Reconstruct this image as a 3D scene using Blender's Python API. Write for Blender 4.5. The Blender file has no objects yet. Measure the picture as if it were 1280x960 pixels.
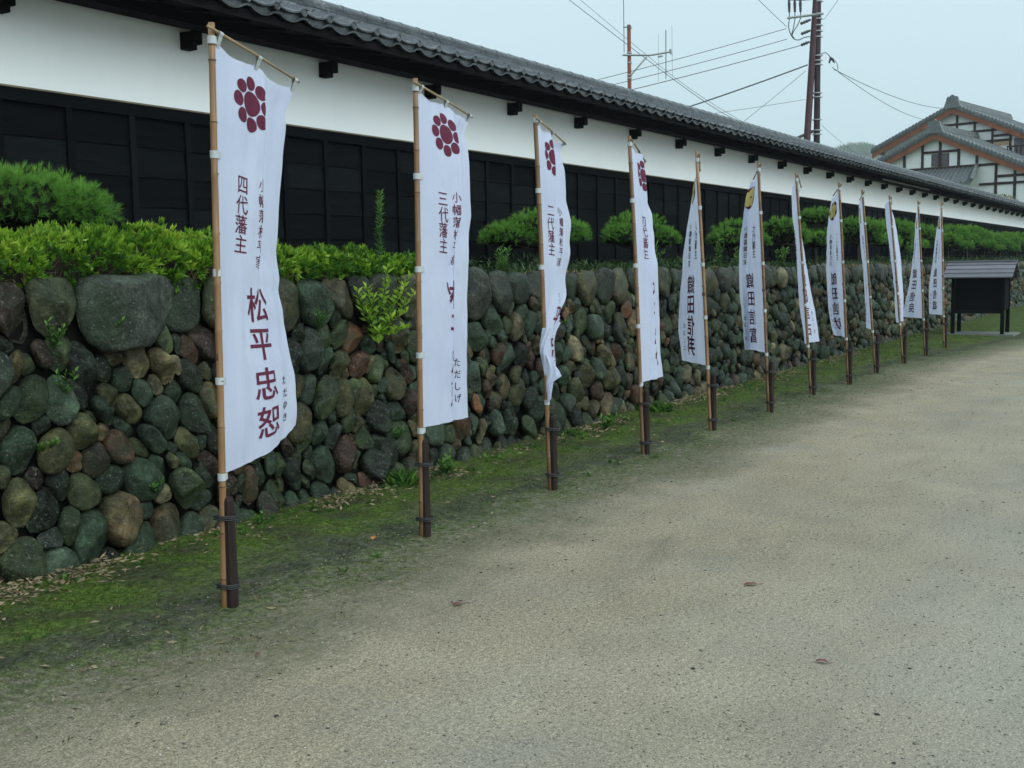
import bpy, bmesh, math, random
import numpy as np
from mathutils import Vector, Matrix

R = math.radians
scene = bpy.context.scene
COL = scene.collection
HAZE = 0.0005
rng = random.Random(7)
nrng = np.random.RandomState(11)

# ------------------------------------------------------------------ camera, sky, sun, exposure
cam_data = bpy.data.cameras.new("camera")
cam = bpy.data.objects.new("camera", cam_data)
COL.objects.link(cam)
scene.camera = cam
cam_data.sensor_width = 36.0
cam_data.lens = 1400.0 / 1280.0 * 36.0
cam_data.clip_start = 0.05
cam_data.clip_end = 3000.0
_X = Vector((0.5200703, -0.85395612, -0.01690662))      # image right
_Dn = Vector((-0.09698281, -0.03937454, -0.9945069))    # image down
_F = Vector((0.84859956, 0.51885316, -0.10329659))      # view direction
rot = Matrix((( _X.x, -_Dn.x, -_F.x), (_X.y, -_Dn.y, -_F.y), (_X.z, -_Dn.z, -_F.z)))
cam.matrix_world = Matrix.Translation((0, 0, 1.5)) @ rot.to_4x4()

scene.view_settings.view_transform = 'Standard'
scene.view_settings.look = 'None'
scene.view_settings.exposure = 0.42
scene.view_settings.gamma = 1.0

SUN_EL, SUN_ROT = R(31), R(188)
world = bpy.data.worlds.new("World")
scene.world = world
world.use_nodes = True
wn = world.node_tree
wn.nodes.clear()
w_out = wn.nodes.new('ShaderNodeOutputWorld')
w_bg = wn.nodes.new('ShaderNodeBackground')
w_sky = wn.nodes.new('ShaderNodeTexSky')
w_sky.sky_type = 'NISHITA'
w_sky.sun_disc = False
w_sky.sun_elevation = SUN_EL
w_sky.sun_rotation = SUN_ROT
w_sky.air_density = 1.0
w_sky.dust_density = 2.0
w_bg.inputs['Strength'].default_value = 0.10
# the cloud deck: an even pale sheet over the blue sky, a little brighter overhead
w_tc = wn.nodes.new('ShaderNodeTexCoord')
w_sep = wn.nodes.new('ShaderNodeSeparateXYZ')
w_ramp = wn.nodes.new('ShaderNodeValToRGB')
w_noise = wn.nodes.new('ShaderNodeTexNoise')
w_mix = wn.nodes.new('ShaderNodeMixRGB')
w_mul = wn.nodes.new('ShaderNodeMixRGB')
wn.links.new(w_tc.outputs['Generated'], w_sep.inputs[0])
wn.links.new(w_sep.outputs['Z'], w_ramp.inputs['Fac'])
cr = w_ramp.color_ramp
cr.elements[0].position = 0.0; cr.elements[0].color = (5.2, 6.85, 7.25, 1)
cr.elements[1].position = 0.35; cr.elements[1].color = (5.9, 7.5, 8.3, 1)
e = cr.elements.new(0.75); e.color = (8.0, 9.9, 11.0, 1)
wn.links.new(w_tc.outputs['Generated'], w_noise.inputs['Vector'])
w_noise.inputs['Scale'].default_value = 1.6
w_noise.inputs['Detail'].default_value = 3
w_mul.blend_type = 'MULTIPLY'
w_mul.inputs['Fac'].default_value = 0.10
wn.links.new(w_ramp.outputs['Color'], w_mul.inputs['Color1'])
wn.links.new(w_noise.outputs['Fac'], w_mul.inputs['Color2'])
w_mix.inputs['Fac'].default_value = 0.95
wn.links.new(w_sky.outputs['Color'], w_mix.inputs['Color1'])
wn.links.new(w_mul.outputs['Color'], w_mix.inputs['Color2'])
wn.links.new(w_mix.outputs['Color'], w_bg.inputs['Color'])
wn.links.new(w_bg.outputs['Background'], w_out.inputs['Surface'])

sun_data = bpy.data.lights.new("sun", 'SUN')
sun_data.energy = 1.5
sun_data.angle = R(50)
sun_data.color = (0.90, 0.98, 1.0)
sun = bpy.data.objects.new("sun", sun_data)
COL.objects.link(sun)
sd = Vector((math.sin(SUN_ROT) * math.cos(SUN_EL), math.cos(SUN_ROT) * math.cos(SUN_EL), math.sin(SUN_EL)))
sun.rotation_euler = sd.to_track_quat('Z', 'Y').to_euler()
sun.location = (0, -20, 30)

# ------------------------------------------------------------------ helpers
class MB:
    """collects shapes for one mesh"""
    def __init__(self):
        self.v = []; self.f = []; self.m = []; self.mi = 0
    def add(self, vs, fs):
        b = len(self.v)
        self.v.extend([tuple(p) for p in vs])
        self.f.extend([tuple(b + i for i in f) for f in fs])
        self.m.extend([self.mi] * len(fs))
    def box(self, x0, x1, y0, y1, z0, z1):
        vs = [(x0,y0,z0),(x1,y0,z0),(x1,y1,z0),(x0,y1,z0),(x0,y0,z1),(x1,y0,z1),(x1,y1,z1),(x0,y1,z1)]
        self.add(vs, [(0,3,2,1),(4,5,6,7),(0,1,5,4),(1,2,6,5),(2,3,7,6),(3,0,4,7)])
    def tube(self, pts, rad, n=8, cap=True):
        pts = [Vector(p) for p in pts]
        if not hasattr(rad, '__len__'): rad = [rad] * len(pts)
        vs = []; fs = []
        up = Vector((0, 0, 1))
        t0 = (pts[1] - pts[0]).normalized()
        if abs(t0.dot(up)) > 0.95: up = Vector((1, 0, 0))
        for i, p in enumerate(pts):
            t = (pts[min(i+1, len(pts)-1)] - pts[max(i-1, 0)]).normalized()
            a = t.cross(up).normalized(); b = t.cross(a).normalized()
            for k in range(n):
                an = 2*math.pi*k/n
                vs.append(p + (a*math.cos(an) + b*math.sin(an))*rad[i])
        for i in range(len(pts)-1):
            for k in range(n):
                k2 = (k+1) % n
                fs.append((i*n+k, (i+1)*n+k, (i+1)*n+k2, i*n+k2))
        if cap:
            fs.append(tuple(range(n))); fs.append(tuple(range((len(pts)-1)*n+n-1, (len(pts)-1)*n-1, -1)))
        self.add(vs, fs)
    def extrude_x(self, prof, x0, x1):
        """closed (y,z) profile swept along x"""
        n = len(prof)
        vs = [(x0, y, z) for y, z in prof] + [(x1, y, z) for y, z in prof]
        fs = [(i, (i+1) % n, n+(i+1) % n, n+i) for i in range(n)]
        fs += [tuple(range(n-1, -1, -1)), tuple(range(n, 2*n))]
        self.add(vs, fs)
    def build(self, name, mats, parent=None, smooth=False, loc=None):
        me = bpy.data.meshes.new(name)
        me.from_pydata(self.v, [], self.f)
        if not isinstance(mats, (list, tuple)): mats = [mats]
        for m in mats: me.materials.append(m)
        if len(mats) > 1: me.polygons.foreach_set('material_index', self.m)
        if smooth: me.polygons.foreach_set('use_smooth', [True]*len(me.polygons))
        me.update()
        return link(name, me, parent, loc)

def link(name, me, parent=None, loc=None):
    o = bpy.data.objects.new(name, me)
    COL.objects.link(o)
    if parent is not None: o.parent = parent
    if loc is not None: o.location = loc
    return o

def empty(name, label, cat, loc=(0,0,0), group=None):
    o = bpy.data.objects.new(name, None)
    o.empty_display_size = 0.2
    COL.objects.link(o)
    o.location = loc
    o['label'] = label; o['category'] = cat
    if group: o['group'] = group
    return o

def tag(o, label, cat=None, group=None):
    o['label'] = label
    if cat: o['category'] = cat
    if group: o['group'] = group
    return o

def np_mesh(name, verts, faces, mat, parent=None, smooth=False, loc=None):
    """verts Nx3, faces MxK arrays"""
    me = bpy.data.meshes.new(name)
    verts = np.asarray(verts, dtype=np.float32); faces = np.asarray(faces, dtype=np.int32)
    k = faces.shape[1]
    me.vertices.add(len(verts)); me.vertices.foreach_set('co', verts.ravel())
    me.loops.add(faces.size); me.loops.foreach_set('vertex_index', faces.ravel())
    me.polygons.add(len(faces))
    me.polygons.foreach_set('loop_start', np.arange(0, faces.size, k, dtype=np.int32))
    me.polygons.foreach_set('loop_total', np.full(len(faces), k, dtype=np.int32))
    if smooth: me.polygons.foreach_set('use_smooth', np.ones(len(faces), dtype=bool))
    me.materials.append(mat)
    me.update(calc_edges=True)
    return link(name, me, parent, loc)

# ------------------------------------------------------------------ materials
def new_mat(name, base=(.5,.5,.5), rough=.8, spec=.3):
    m = bpy.data.materials.new(name); m.use_nodes = True
    nt = m.node_tree; b = nt.nodes['Principled BSDF']
    b.inputs['Base Color'].default_value = (*base, 1)
    b.inputs['Roughness'].default_value = rough
    b.inputs['Specular IOR Level'].default_value = spec
    return m, nt, b
def N(nt, t, **kw):
    n = nt.nodes.new(t)
    for k, v in kw.items():
        if k in n.inputs: n.inputs[k].default_value = v
        else: setattr(n, k, v)
    return n
def ramp(nt, fac, stops):
    r = nt.nodes.new('ShaderNodeValToRGB')
    c = r.color_ramp
    while len(c.elements) < len(stops): c.elements.new(0.5)
    for e, (p, col) in zip(c.elements, stops):
        e.position = p
        e.color = (*col, 1) if len(col) == 3 else col
    nt.links.new(fac, r.inputs['Fac'])
    return r.outputs['Color']
def gray(x): return (x, x, x)
def mix(nt, fac, a, b, mode='MIX'):
    n = nt.nodes.new('ShaderNodeMixRGB'); n.blend_type = mode
    for s, v in (('Fac', fac), ('Color1', a), ('Color2', b)):
        if isinstance(v, (int, float)): n.inputs[s].default_value = v
        elif isinstance(v, tuple): n.inputs[s].default_value = (*v, 1) if len(v) == 3 else v
        else: nt.links.new(v, n.inputs[s])
    return n.outputs['Color']
def mth(nt, op, a, b=0.0, clamp=False):
    n = nt.nodes.new('ShaderNodeMath'); n.operation = op; n.use_clamp = clamp
    for i, v in enumerate((a, b)):
        if isinstance(v, (int, float)): n.inputs[i].default_value = v
        else: nt.links.new(v, n.inputs[i])
    return n.outputs[0]
def coords(nt, kind='Object', scale=(1,1,1), rot=(0,0,0)):
    t = nt.nodes.new('ShaderNodeTexCoord'); mp = nt.nodes.new('ShaderNodeMapping')
    mp.inputs['Scale'].default_value = scale; mp.inputs['Rotation'].default_value = rot
    nt.links.new(t.outputs[kind], mp.inputs['Vector'])
    return mp.outputs['Vector']
def geo(nt, scale=(1,1,1)):
    t = nt.nodes.new('ShaderNodeNewGeometry'); mp = nt.nodes.new('ShaderNodeMapping')
    mp.inputs['Scale'].default_value = scale
    nt.links.new(t.outputs['Position'], mp.inputs['Vector'])
    return mp.outputs['Vector']
def noise(nt, vec, scale, detail=4, rough=.55, dist=0.0):
    n = N(nt, 'ShaderNodeTexNoise'); n.inputs['Scale'].default_value = scale
    n.inputs['Detail'].default_value = detail; n.inputs['Roughness'].default_value = rough
    n.inputs['Distortion'].default_value = dist
    nt.links.new(vec, n.inputs['Vector'])
    return n.outputs['Fac']
def vor(nt, vec, scale, feature='F1', out='Distance', rnd=1.0):
    n = N(nt, 'ShaderNodeTexVoronoi'); n.feature = feature
    n.inputs['Scale'].default_value = scale; n.inputs['Randomness'].default_value = rnd
    nt.links.new(vec, n.inputs['Vector'])
    return n.outputs[out]
def bump(nt, b, h, strength=.3, dist=.01):
    n = nt.nodes.new('ShaderNodeBump'); n.inputs['Strength'].default_value = strength
    n.inputs['Distance'].default_value = dist
    nt.links.new(h, n.inputs['Height']); nt.links.new(n.outputs['Normal'], b.inputs['Normal'])
def setc(nt, b, col, key='Base Color'):
    nt.links.new(col, b.inputs[key])
def attr(nt, name, out='Color'):
    n = nt.nodes.new('ShaderNodeAttribute'); n.attribute_name = name
    return n.outputs[out]

M = {}
def mat_plaster():
    m, nt, b = new_mat('plaster', (.8,.8,.78), .85, .2)
    g = geo(nt); a = noise(nt, g, .7, 5); s = noise(nt, geo(nt, (3, 3, .35)), 1.5, 4)
    c = ramp(nt, a, [(.3, (.82,.85,.845)), (.7, (.88,.90,.89))])
    c = mix(nt, mth(nt, 'MULTIPLY', ramp(nt, s, [(.50, gray(0)), (.72, gray(1))]), .15), c, (.66,.68,.64))
    fs_ = noise(nt, geo(nt, (9, 9, .5)), 2.2, 5, .7)
    c = mix(nt, mth(nt, 'MULTIPLY', ramp(nt, fs_, [(.60, gray(0)), (.78, gray(1))]), .12), c, (.52,.54,.50))
    setc(nt, b, c); bump(nt, b, noise(nt, g, 30, 3), .15, .004)
    M['plaster'] = m
def mat_blackwood():
    m, nt, b = new_mat('black_wood', (.02,.022,.026), .75, .03)
    v = coords(nt, 'Object', (1.2, 14, 40)); g = noise(nt, v, 2.2, 6, .65)
    oi = nt.nodes.new('ShaderNodeObjectInfo')
    c = ramp(nt, g, [(.25, (.003,.0035,.0042)), (.6, (.0070,.0085,.0095)), (.9, (.022,.025,.027))])
    c = mix(nt, 1.0, c, ramp(nt, oi.outputs['Random'], [(0, gray(.6)), (1, gray(1.35))]), 'MULTIPLY')
    setc(nt, b, c)
    bump(nt, b, g, .4, .004)
    M['black'] = m
def mat_darkwood():
    m, nt, b = new_mat('soffit_wood', (.022,.02,.02), .8, .03)
    g = noise(nt, geo(nt, (1, 8, 8)), 4, 4)
    setc(nt, b, ramp(nt, g, [(.3, (.006,.006,.007)), (.8, (.015,.014,.014))]))
    M['soffit'] = m
def mat_tile():
    m, nt, b = new_mat('roof_tile', (.12,.13,.14), .3, .6)
    g = geo(nt); oi = nt.nodes.new('ShaderNodeObjectInfo')
    a = noise(nt, g, 5, 6, .65); d = noise(nt, g, 40, 4, .7)
    c = ramp(nt, a, [(.28, (.014,.017,.019)), (.55, (.045,.050,.053)), (.75, (.15,.16,.16))])
    c = mix(nt, ramp(nt, d, [(.58, gray(0)), (.75, gray(.5))]), c, (.24,.26,.22))
    c = mix(nt, 1.0, c, ramp(nt, oi.outputs['Random'], [(0, gray(.75)), (1, gray(1.2))]), 'MULTIPLY')
    setc(nt, b, c)
    setc(nt, b, ramp(nt, a, [(.3, gray(.2)), (.8, gray(.42))]), 'Roughness')
    bump(nt, b, d, .3, .004)
    M['tile'] = m
def mat_stone():
    m, nt, b = new_mat('river_stone', (.1,.1,.09), .5, .22)
    g = geo(nt); t = attr(nt, 'tint')
    n1 = noise(nt, g, 9, 6, .62, .4); n2 = noise(nt, geo(nt, (1, 1, .5)), 38, 5, .7); n3 = noise(nt, g, 3.2, 4)
    c = mix(nt, 1.0, t, ramp(nt, n1, [(.30, gray(.28)), (.5, gray(.9)), (.70, gray(2.3))]), 'MULTIPLY')
    c = mix(nt, 1.0, c, ramp(nt, noise(nt, g, 26, 6, .75, 1.0), [(.32, gray(.5)), (.68, gray(1.55))]), 'MULTIPLY')
    # mineral veins
    w = N(nt, 'ShaderNodeTexWave'); w.wave_type = 'BANDS'; w.bands_direction = 'DIAGONAL'
    w.inputs['Scale'].default_value = 7; w.inputs['Distortion'].default_value = 9; w.inputs['Detail'].default_value = 4
    nt.links.new(g, w.inputs['Vector'])
    c = mix(nt, 1.0, c, (1.10, .96, .70), 'MULTIPLY')
    c = mix(nt, mth(nt, 'MULTIPLY', ramp(nt, w.outputs['Fac'], [(.90, gray(0)), (.99, gray(1))]), .12), c, (.19,.20,.15))
    # moss film and lichen spots
    c = mix(nt, mth(nt, 'MULTIPLY', ramp(nt, n3, [(.46, gray(0)), (.66, gray(1))]), .5), c, (.035,.062,.028))
    c = mix(nt, mth(nt, 'MULTIPLY', ramp(nt, n2, [(.60, gray(0)), (.70, gray(1))]), .55), c, (.16,.19,.12))
    c = mix(nt, mth(nt, 'MULTIPLY', ramp(nt, noise(nt, g, 80, 3), [(.62, gray(0)), (.7, gray(1))]), .5), c, (.28,.31,.27))
    setc(nt, b, c)
    setc(nt, b, ramp(nt, n1, [(.3, gray(.25)), (.7, gray(.6))]), 'Roughness')
    hh = mth(nt, 'ADD', n1, mth(nt, 'MULTIPLY', n2, .35))
    bump(nt, b, mth(nt, 'ADD', hh, mth(nt, 'MULTIPLY', noise(nt, g, 26, 6, .75, 1.0), .6)), 1.0, .022)
    M['stone'] = m
def mat_ground():
    m, nt, b = new_mat('gravel_ground', (.25,.25,.2), .95, .08)
    g = geo(nt)
    sep = nt.nodes.new('ShaderNodeSeparateXYZ'); nt.links.new(g, sep.inputs[0])
    X, Y = sep.outputs['X'], sep.outputs['Y']
    # decomposed granite: grains of three sizes over slow wet and dry patches
    big = noise(nt, g, .35, 5, .6, .5); mid = noise(nt, g, 2.3, 5, .6); drag = noise(nt, geo(nt, (.35, 1.6, 1)), 2.2, 4, .6, .6)
    fine = noise(nt, g, 130, 5, .75); fine2 = noise(nt, g, 420, 3, .8)
    c = ramp(nt, big, [(.25, (.215,.180,.122)), (.55, (.285,.240,.166)), (.8, (.300,.268,.205))])
    c = mix(nt, 1.0, c, ramp(nt, mid, [(.25, gray(.84)), (.75, gray(1.13))]), 'MULTIPLY')
    c = mix(nt, 1.0, c, ramp(nt, drag, [(.28, gray(.80)), (.42, gray(1.0))]), 'MULTIPLY')
    c = mix(nt, 1.0, c, ramp(nt, fine, [(.30, gray(.40)), (.5, gray(1.0)), (.68, gray(1.9))]), 'MULTIPLY')
    c = mix(nt, 1.0, c, ramp(nt, fine2, [(.3, gray(.6)), (.7, gray(1.45))]), 'MULTIPLY')
    scuff = ramp(nt, noise(nt, geo(nt, (.55, 2.4, 1)), 3.4, 5, .65, .8), [(.64, gray(1)), (.74, gray(.72))])
    c = mix(nt, 1.0, c, scuff, 'MULTIPLY')
    c = mix(nt, ramp(nt, noise(nt, g, .8, 5, .65), [(.5, gray(0)), (.7, gray(.4))]), c, (.19,.195,.175))
    c = mix(nt, 1.0, c, ramp(nt, noise(nt, g, 48, 5, .75), [(.34, gray(.66)), (.5, gray(1)), (.66, gray(1.4))]), 'MULTIPLY')
    vc = nt.nodes.new('ShaderNodeTexVoronoi'); vc.inputs['Scale'].default_value = 95
    nt.links.new(g, vc.inputs['Vector'])
    grain = ramp(nt, vc.outputs['Distance'], [(.16, gray(1)), (.28, gray(0))])
    pick = nt.nodes.new('ShaderNodeSeparateColor'); nt.links.new(vc.outputs['Color'], pick.inputs[0])
    pk = ramp(nt, pick.outputs[0], [(.70, gray(0)), (.74, gray(1))])
    gcol = ramp(nt, pick.outputs[1], [(.0, (.08,.08,.07)), (.4, (.18,.16,.12)), (.7, (.28,.26,.20)), (1, (.42,.41,.35))])
    c = mix(nt, mth(nt, 'MULTIPLY', grain, pk), c, gcol)
    # the path turns greyer away from the verge
    c = mix(nt, ramp(nt, mth(nt, 'ADD', mth(nt, 'MULTIPLY', mth(nt, 'SUBTRACT', 2.2, Y), .35), mth(nt, 'MULTIPLY', big, .6)), [(.30, gray(0)), (.9, gray(.42))]), c, mix(nt, 1.0, (.275,.272,.232), ramp(nt, fine, [(.30, gray(.6)), (.68, gray(1.5))]), 'MULTIPLY'))
    # distance across the verge, with a wandering edge: 0 on the path, 1 at the wall
    wob = mth(nt, 'MULTIPLY', mth(nt, 'SUBTRACT', noise(nt, g, 1.1, 5, .6), .5), 1.0)
    wob2 = mth(nt, 'MULTIPLY', mth(nt, 'SUBTRACT', noise(nt, g, 7, 5, .7), .5), .55)
    fl = mth(nt, 'MULTIPLY', mth(nt, 'MAXIMUM', mth(nt, 'SUBTRACT', X, 17.0), 0.0), .14)   # verge widens at the notice board
    d = mth(nt, 'ADD', mth(nt, 'ADD', Y, fl), mth(nt, 'ADD', wob, wob2))
    # strip 1: sandy soil with patchy moss
    p1 = ramp(nt, mth(nt, 'DIVIDE', mth(nt, 'SUBTRACT', d, 2.78), .85, True), [(0, gray(0)), (1, gray(1))])
    patch = ramp(nt, noise(nt, g, 16, 6, .72), [(.36, gray(0)), (.56, gray(1))])
    mossA = ramp(nt, fine, [(.3, (.030,.040,.012)), (.55, (.075,.098,.028)), (.8, (.16,.17,.07))])
    soil = ramp(nt, fine, [(.3, (.035,.034,.026)), (.55, (.085,.083,.064)), (.8, (.20,.20,.16))])
    c = mix(nt, mth(nt, 'MULTIPLY', p1, .82), c, soil)
    c = mix(nt, mth(nt, 'MULTIPLY', mth(nt, 'MULTIPLY', p1, patch), .85), c, mossA)
    # strip 2: a dark damp drain line, then bright moss up to the wall
    dk = ramp(nt, mth(nt, 'DIVIDE', mth(nt, 'SUBTRACT', d, 3.62), .55, True), [(0, gray(0)), (.3, gray(1)), (.55, gray(1)), (1, gray(0))])
    c = mix(nt, mth(nt, 'MULTIPLY', mth(nt, 'MULTIPLY', dk, ramp(nt, noise(nt, g, 5, 5, .7), [(.3, gray(.25)), (.6, gray(1))])), .75), c, ramp(nt, fine, [(.3, (.014,.016,.010)), (.55, (.034,.036,.026)), (.75, (.12,.12,.10))]))
    p2 = ramp(nt, mth(nt, 'DIVIDE', mth(nt, 'SUBTRACT', d, 3.88), .35, True), [(0, gray(0)), (1, gray(1))])
    mossB = ramp(nt, noise(nt, g, 60, 5, .75), [(.28, (.014,.024,.005)), (.5, (.052,.086,.012)), (.70, (.115,.155,.026))])
    mossB = mix(nt, ramp(nt, noise(nt, g, 3.1, 4), [(.44, gray(0)), (.62, gray(.85))]), mossB, (.040,.042,.022))
    p2 = mth(nt, 'MULTIPLY', p2, ramp(nt, noise(nt, g, 9, 6, .75), [(.30, gray(.25)), (.46, gray(1))]))
    c = mix(nt, mth(nt, 'MULTIPLY', p2, .93), c, mossB)
    spk = ramp(nt, noise(nt, g, 34, 6, .8), [(.34, gray(.35)), (.5, gray(1)), (.64, gray(1.7))])
    c = mix(nt, p1, c, mix(nt, 1.0, c, spk, 'MULTIPLY'))
    setc(nt, b, c)
    h = mth(nt, 'ADD', mth(nt, 'MULTIPLY', fine, .6), mth(nt, 'MULTIPLY', mid, 1.2))
    h = mth(nt, 'ADD', h, mth(nt, 'MULTIPLY', grain, .35))
    bump(nt, b, h, .38, .010)
    M['ground'] = m
def simple(key, name, base, rough=.8, spec=.3, var=.35, sc=20, bmp=.2, stretch=(1,1,1), rnd=False):
    m, nt, b = new_mat(name, base, rough, spec)
    g = coords(nt, 'Object', stretch); n = noise(nt, g, sc, 5, .6)
    lo = tuple(x*(1-var) for x in base); hi = tuple(min(1, x*(1+var)) for x in base)
    c = ramp(nt, n, [(.25, lo), (.75, hi)])
    if rnd:
        oi = nt.nodes.new('ShaderNodeObjectInfo')
        c = mix(nt, 1.0, c, ramp(nt, oi.outputs['Random'], [(0, gray(.7)), (1, gray(1.25))]), 'MULTIPLY')
    setc(nt, b, c)
    if bmp: bump(nt, b, n, bmp, .004)
    M[key] = m
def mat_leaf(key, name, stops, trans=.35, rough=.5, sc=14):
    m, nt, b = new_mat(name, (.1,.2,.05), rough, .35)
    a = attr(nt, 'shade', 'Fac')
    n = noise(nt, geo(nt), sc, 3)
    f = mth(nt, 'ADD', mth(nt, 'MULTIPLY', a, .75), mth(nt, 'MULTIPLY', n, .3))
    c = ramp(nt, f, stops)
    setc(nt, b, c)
    tr = nt.nodes.new('ShaderNodeBsdfTranslucent'); nt.links.new(c, tr.inputs['Color'])
    mx = nt.nodes.new('ShaderNodeMixShader'); mx.inputs['Fac'].default_value = trans
    nt.links.new(b.outputs[0], mx.inputs[1]); nt.links.new(tr.outputs[0], mx.inputs[2])
    nt.links.new(mx.outputs[0], nt.nodes['Material Output'].inputs['Surface'])
    M[key] = m
def mat_cloth():
    m, nt, b = new_mat('white_cotton', (.74,.76,.83), .85, .15)
    g = geo(nt); n = noise(nt, g, 2.5, 4)
    c = ramp(nt, n, [(.3, (.62,.66,.82)), (.7, (.69,.73,.88))]); setc(nt, b, c)
    wv = noise(nt, geo(nt, (1, 1, .12)), 14, 4, .6)
    bump(nt, b, mth(nt, 'ADD', mth(nt, 'ADD', wv, mth(nt, 'MULTIPLY', noise(nt, geo(nt, (1, 1, .6)), 38, 4, .6, 1.2), .35)), mth(nt, 'MULTIPLY', noise(nt, g, 300, 2), .04)), .35, .010)
    tr = nt.nodes.new('ShaderNodeBsdfTranslucent'); nt.links.new(c, tr.inputs['Color'])
    mx = nt.nodes.new('ShaderNodeMixShader'); mx.inputs['Fac'].default_value = .38
    nt.links.new(b.outputs[0], mx.inputs[1]); nt.links.new(tr.outputs[0], mx.inputs[2])
    nt.links.new(mx.outputs[0], nt.nodes['Material Output'].inputs['Surface'])
    M['cloth'] = m
mat_plaster(); mat_blackwood(); mat_darkwood(); mat_tile(); mat_stone(); mat_ground(); mat_cloth()
simple('bamboo', 'bamboo', (.21,.115,.052), .42, .45, .3, 3, .1, (10, 10, 1.2), True)
simple('stick', 'split_bamboo_stick', (.26,.18,.09), .5, .4, .3, 8)
simple('node', 'bamboo_node_ring', (.085,.045,.025), .6, .3)
simple('stake', 'old_stake_wood', (.022,.013,.011), .8, .25, .5, 6, .5, (12, 12, 1))
simple('wire', 'black_wire', (.02,.02,.02), .5, .4, .1, 5, 0)
simple('loop', 'white_tape', (.44,.46,.46), .6, .3, .08, 20, .1)
simple('ink', 'maroon_print', (.105,.018,.040), .75, .2, .2, 30, 0)
simple('inkdark', 'dark_purple_print', (.030,.010,.022), .75, .2, .2, 30, 0)
simple('gold', 'yellow_print', (.62,.50,.17), .75, .2, .1, 30, 0)
simple('soil', 'bank_soil', (.030,.025,.016), .95, .15, .5, 12, .6)
simple('core', 'dark_shade_fill', (.006,.006,.0045), .95, .1, .5, 14, .5)  # near black: shade of wall gaps and pine interiors put into the colour
simple('bark', 'pine_bark', (.035,.028,.022), .9, .2, .5, 18, .7)
simple('twig', 'azalea_twigs', (.022,.014,.009), .9, .2, .5, 30, .5)
simple('concrete', 'concrete', (.17,.18,.15), .85, .25, .25, 9, .3)
simple('boardroof', 'weathered_grey_board', (.17,.165,.185), .65, .35, .25, 3, .3, (10, 1, 10), True)
simple('railcap', 'weathered_rail_cap', (.16,.14,.09), .8, .2, .4, 6, .3, (1, 10, 10))
simple('htile', 'house_roof_tile', (.14,.152,.15), .5, .4, .35, 4, .2)
simple('timber', 'brown_timber', (.035,.014,.011), .7, .3, .3, 3, .2)
simple('barge', 'orange_brown_barge', (.24,.085,.038), .65, .3, .35, 2, .2)
simple('hwall', 'house_plaster', (.84,.85,.82), .85, .2, .06, 1, 0)
simple('shoji', 'window_lattice', (.16,.145,.16), .5, .4, .2, 2, 0)
simple('panel_y', 'ochre_panel', (.50,.36,.20), .7, .2, .1, 2, 0)
simple('rustpole', 'rusty_steel_pole', (.20,.062,.035), .7, .3, .3, 2, .2)
simple('brownpole', 'brown_utility_pole', (.085,.045,.048), .75, .3, .25, 2, .2)
simple('darkpole', 'dark_utility_pole', (.040,.026,.030), .75, .2, .25, 2, .2)
simple('steel', 'galvanised_steel', (.34,.36,.35), .5, .5, .2, 5, 0)
simple('insul', 'dark_insulator', (.04,.04,.045), .4, .5, .2, 5, 0)
simple('cable', 'cable_black', (.09,.10,.11), .6, .3, .1, 5, 0)
simple('litter', 'dry_leaf', (.27,.20,.12), .75, .25, .5, 3, 0, (1,1,1), True)
simple('redleaf', 'fallen_red_leaf', (.16,.045,.04), .6, .3, .3, 30, .2)
simple('orangeleaf', 'fallen_orange_leaf', (.62,.17,.03), .6, .3, .3, 30, .2)
simple('pebble', 'pebbles', (.23,.23,.20), .75, .3, .75, 9, .2)
simple('grasssoil', 'far_ground', (.05,.065,.03), .95, .1, .4, .2, 0)
m_, nt_, b_ = new_mat('gravel_grains', (.2,.2,.2), .8, .3)
gn_ = nt_.nodes.new('ShaderNodeNewGeometry')
setc(nt_, b_, ramp(nt_, gn_.outputs['Random Per Island'], [(0, (.085,.085,.075)), (.18, (.15,.14,.11)), (.55, (.20,.18,.13)), (.9, (.28,.26,.20)), (1, (.46,.45,.40))]))
M['pebble'] = m_
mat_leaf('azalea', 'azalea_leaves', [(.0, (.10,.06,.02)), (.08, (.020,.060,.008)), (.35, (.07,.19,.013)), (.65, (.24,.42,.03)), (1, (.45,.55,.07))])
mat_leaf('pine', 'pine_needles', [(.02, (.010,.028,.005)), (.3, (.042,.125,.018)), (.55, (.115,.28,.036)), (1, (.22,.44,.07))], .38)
mat_leaf('weed', 'weed_leaves', [(.1, (.020,.060,.010)), (.5, (.055,.15,.02)), (1, (.16,.32,.05))], .35)
mat_leaf('cover', 'bank_ground_cover', [(.1, (.012,.030,.010)), (.5, (.030,.068,.018)), (1, (.09,.15,.04))], .3)
mat_leaf('moss', 'moss_blades', [(.1, (.035,.060,.012)), (.5, (.080,.125,.022)), (1, (.17,.21,.04))], .3)
mat_leaf('shrub', 'olive_shrub_leaves', [(.1, (.035,.050,.014)), (.5, (.10,.12,.03)), (1, (.24,.20,.06))], .3)
mat_leaf('forest', 'forest_leaves', [(.1, (.020,.060,.016)), (.5, (.055,.13,.030)), (1, (.12,.22,.05))], .2)

def vary(c, d=.25):
    k = 1 + rng.uniform(-d, d)
    return tuple(max(0, x*k) for x in c)

# ================================================================== ground
g = MB()
g.add([(-900,-900,0),(1200,-900,0),(1200,900,0),(-900,900,0)], [(0,1,2,3)])
ground = g.build('ground', M['ground'])
ground['kind'] = 'structure'

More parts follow.
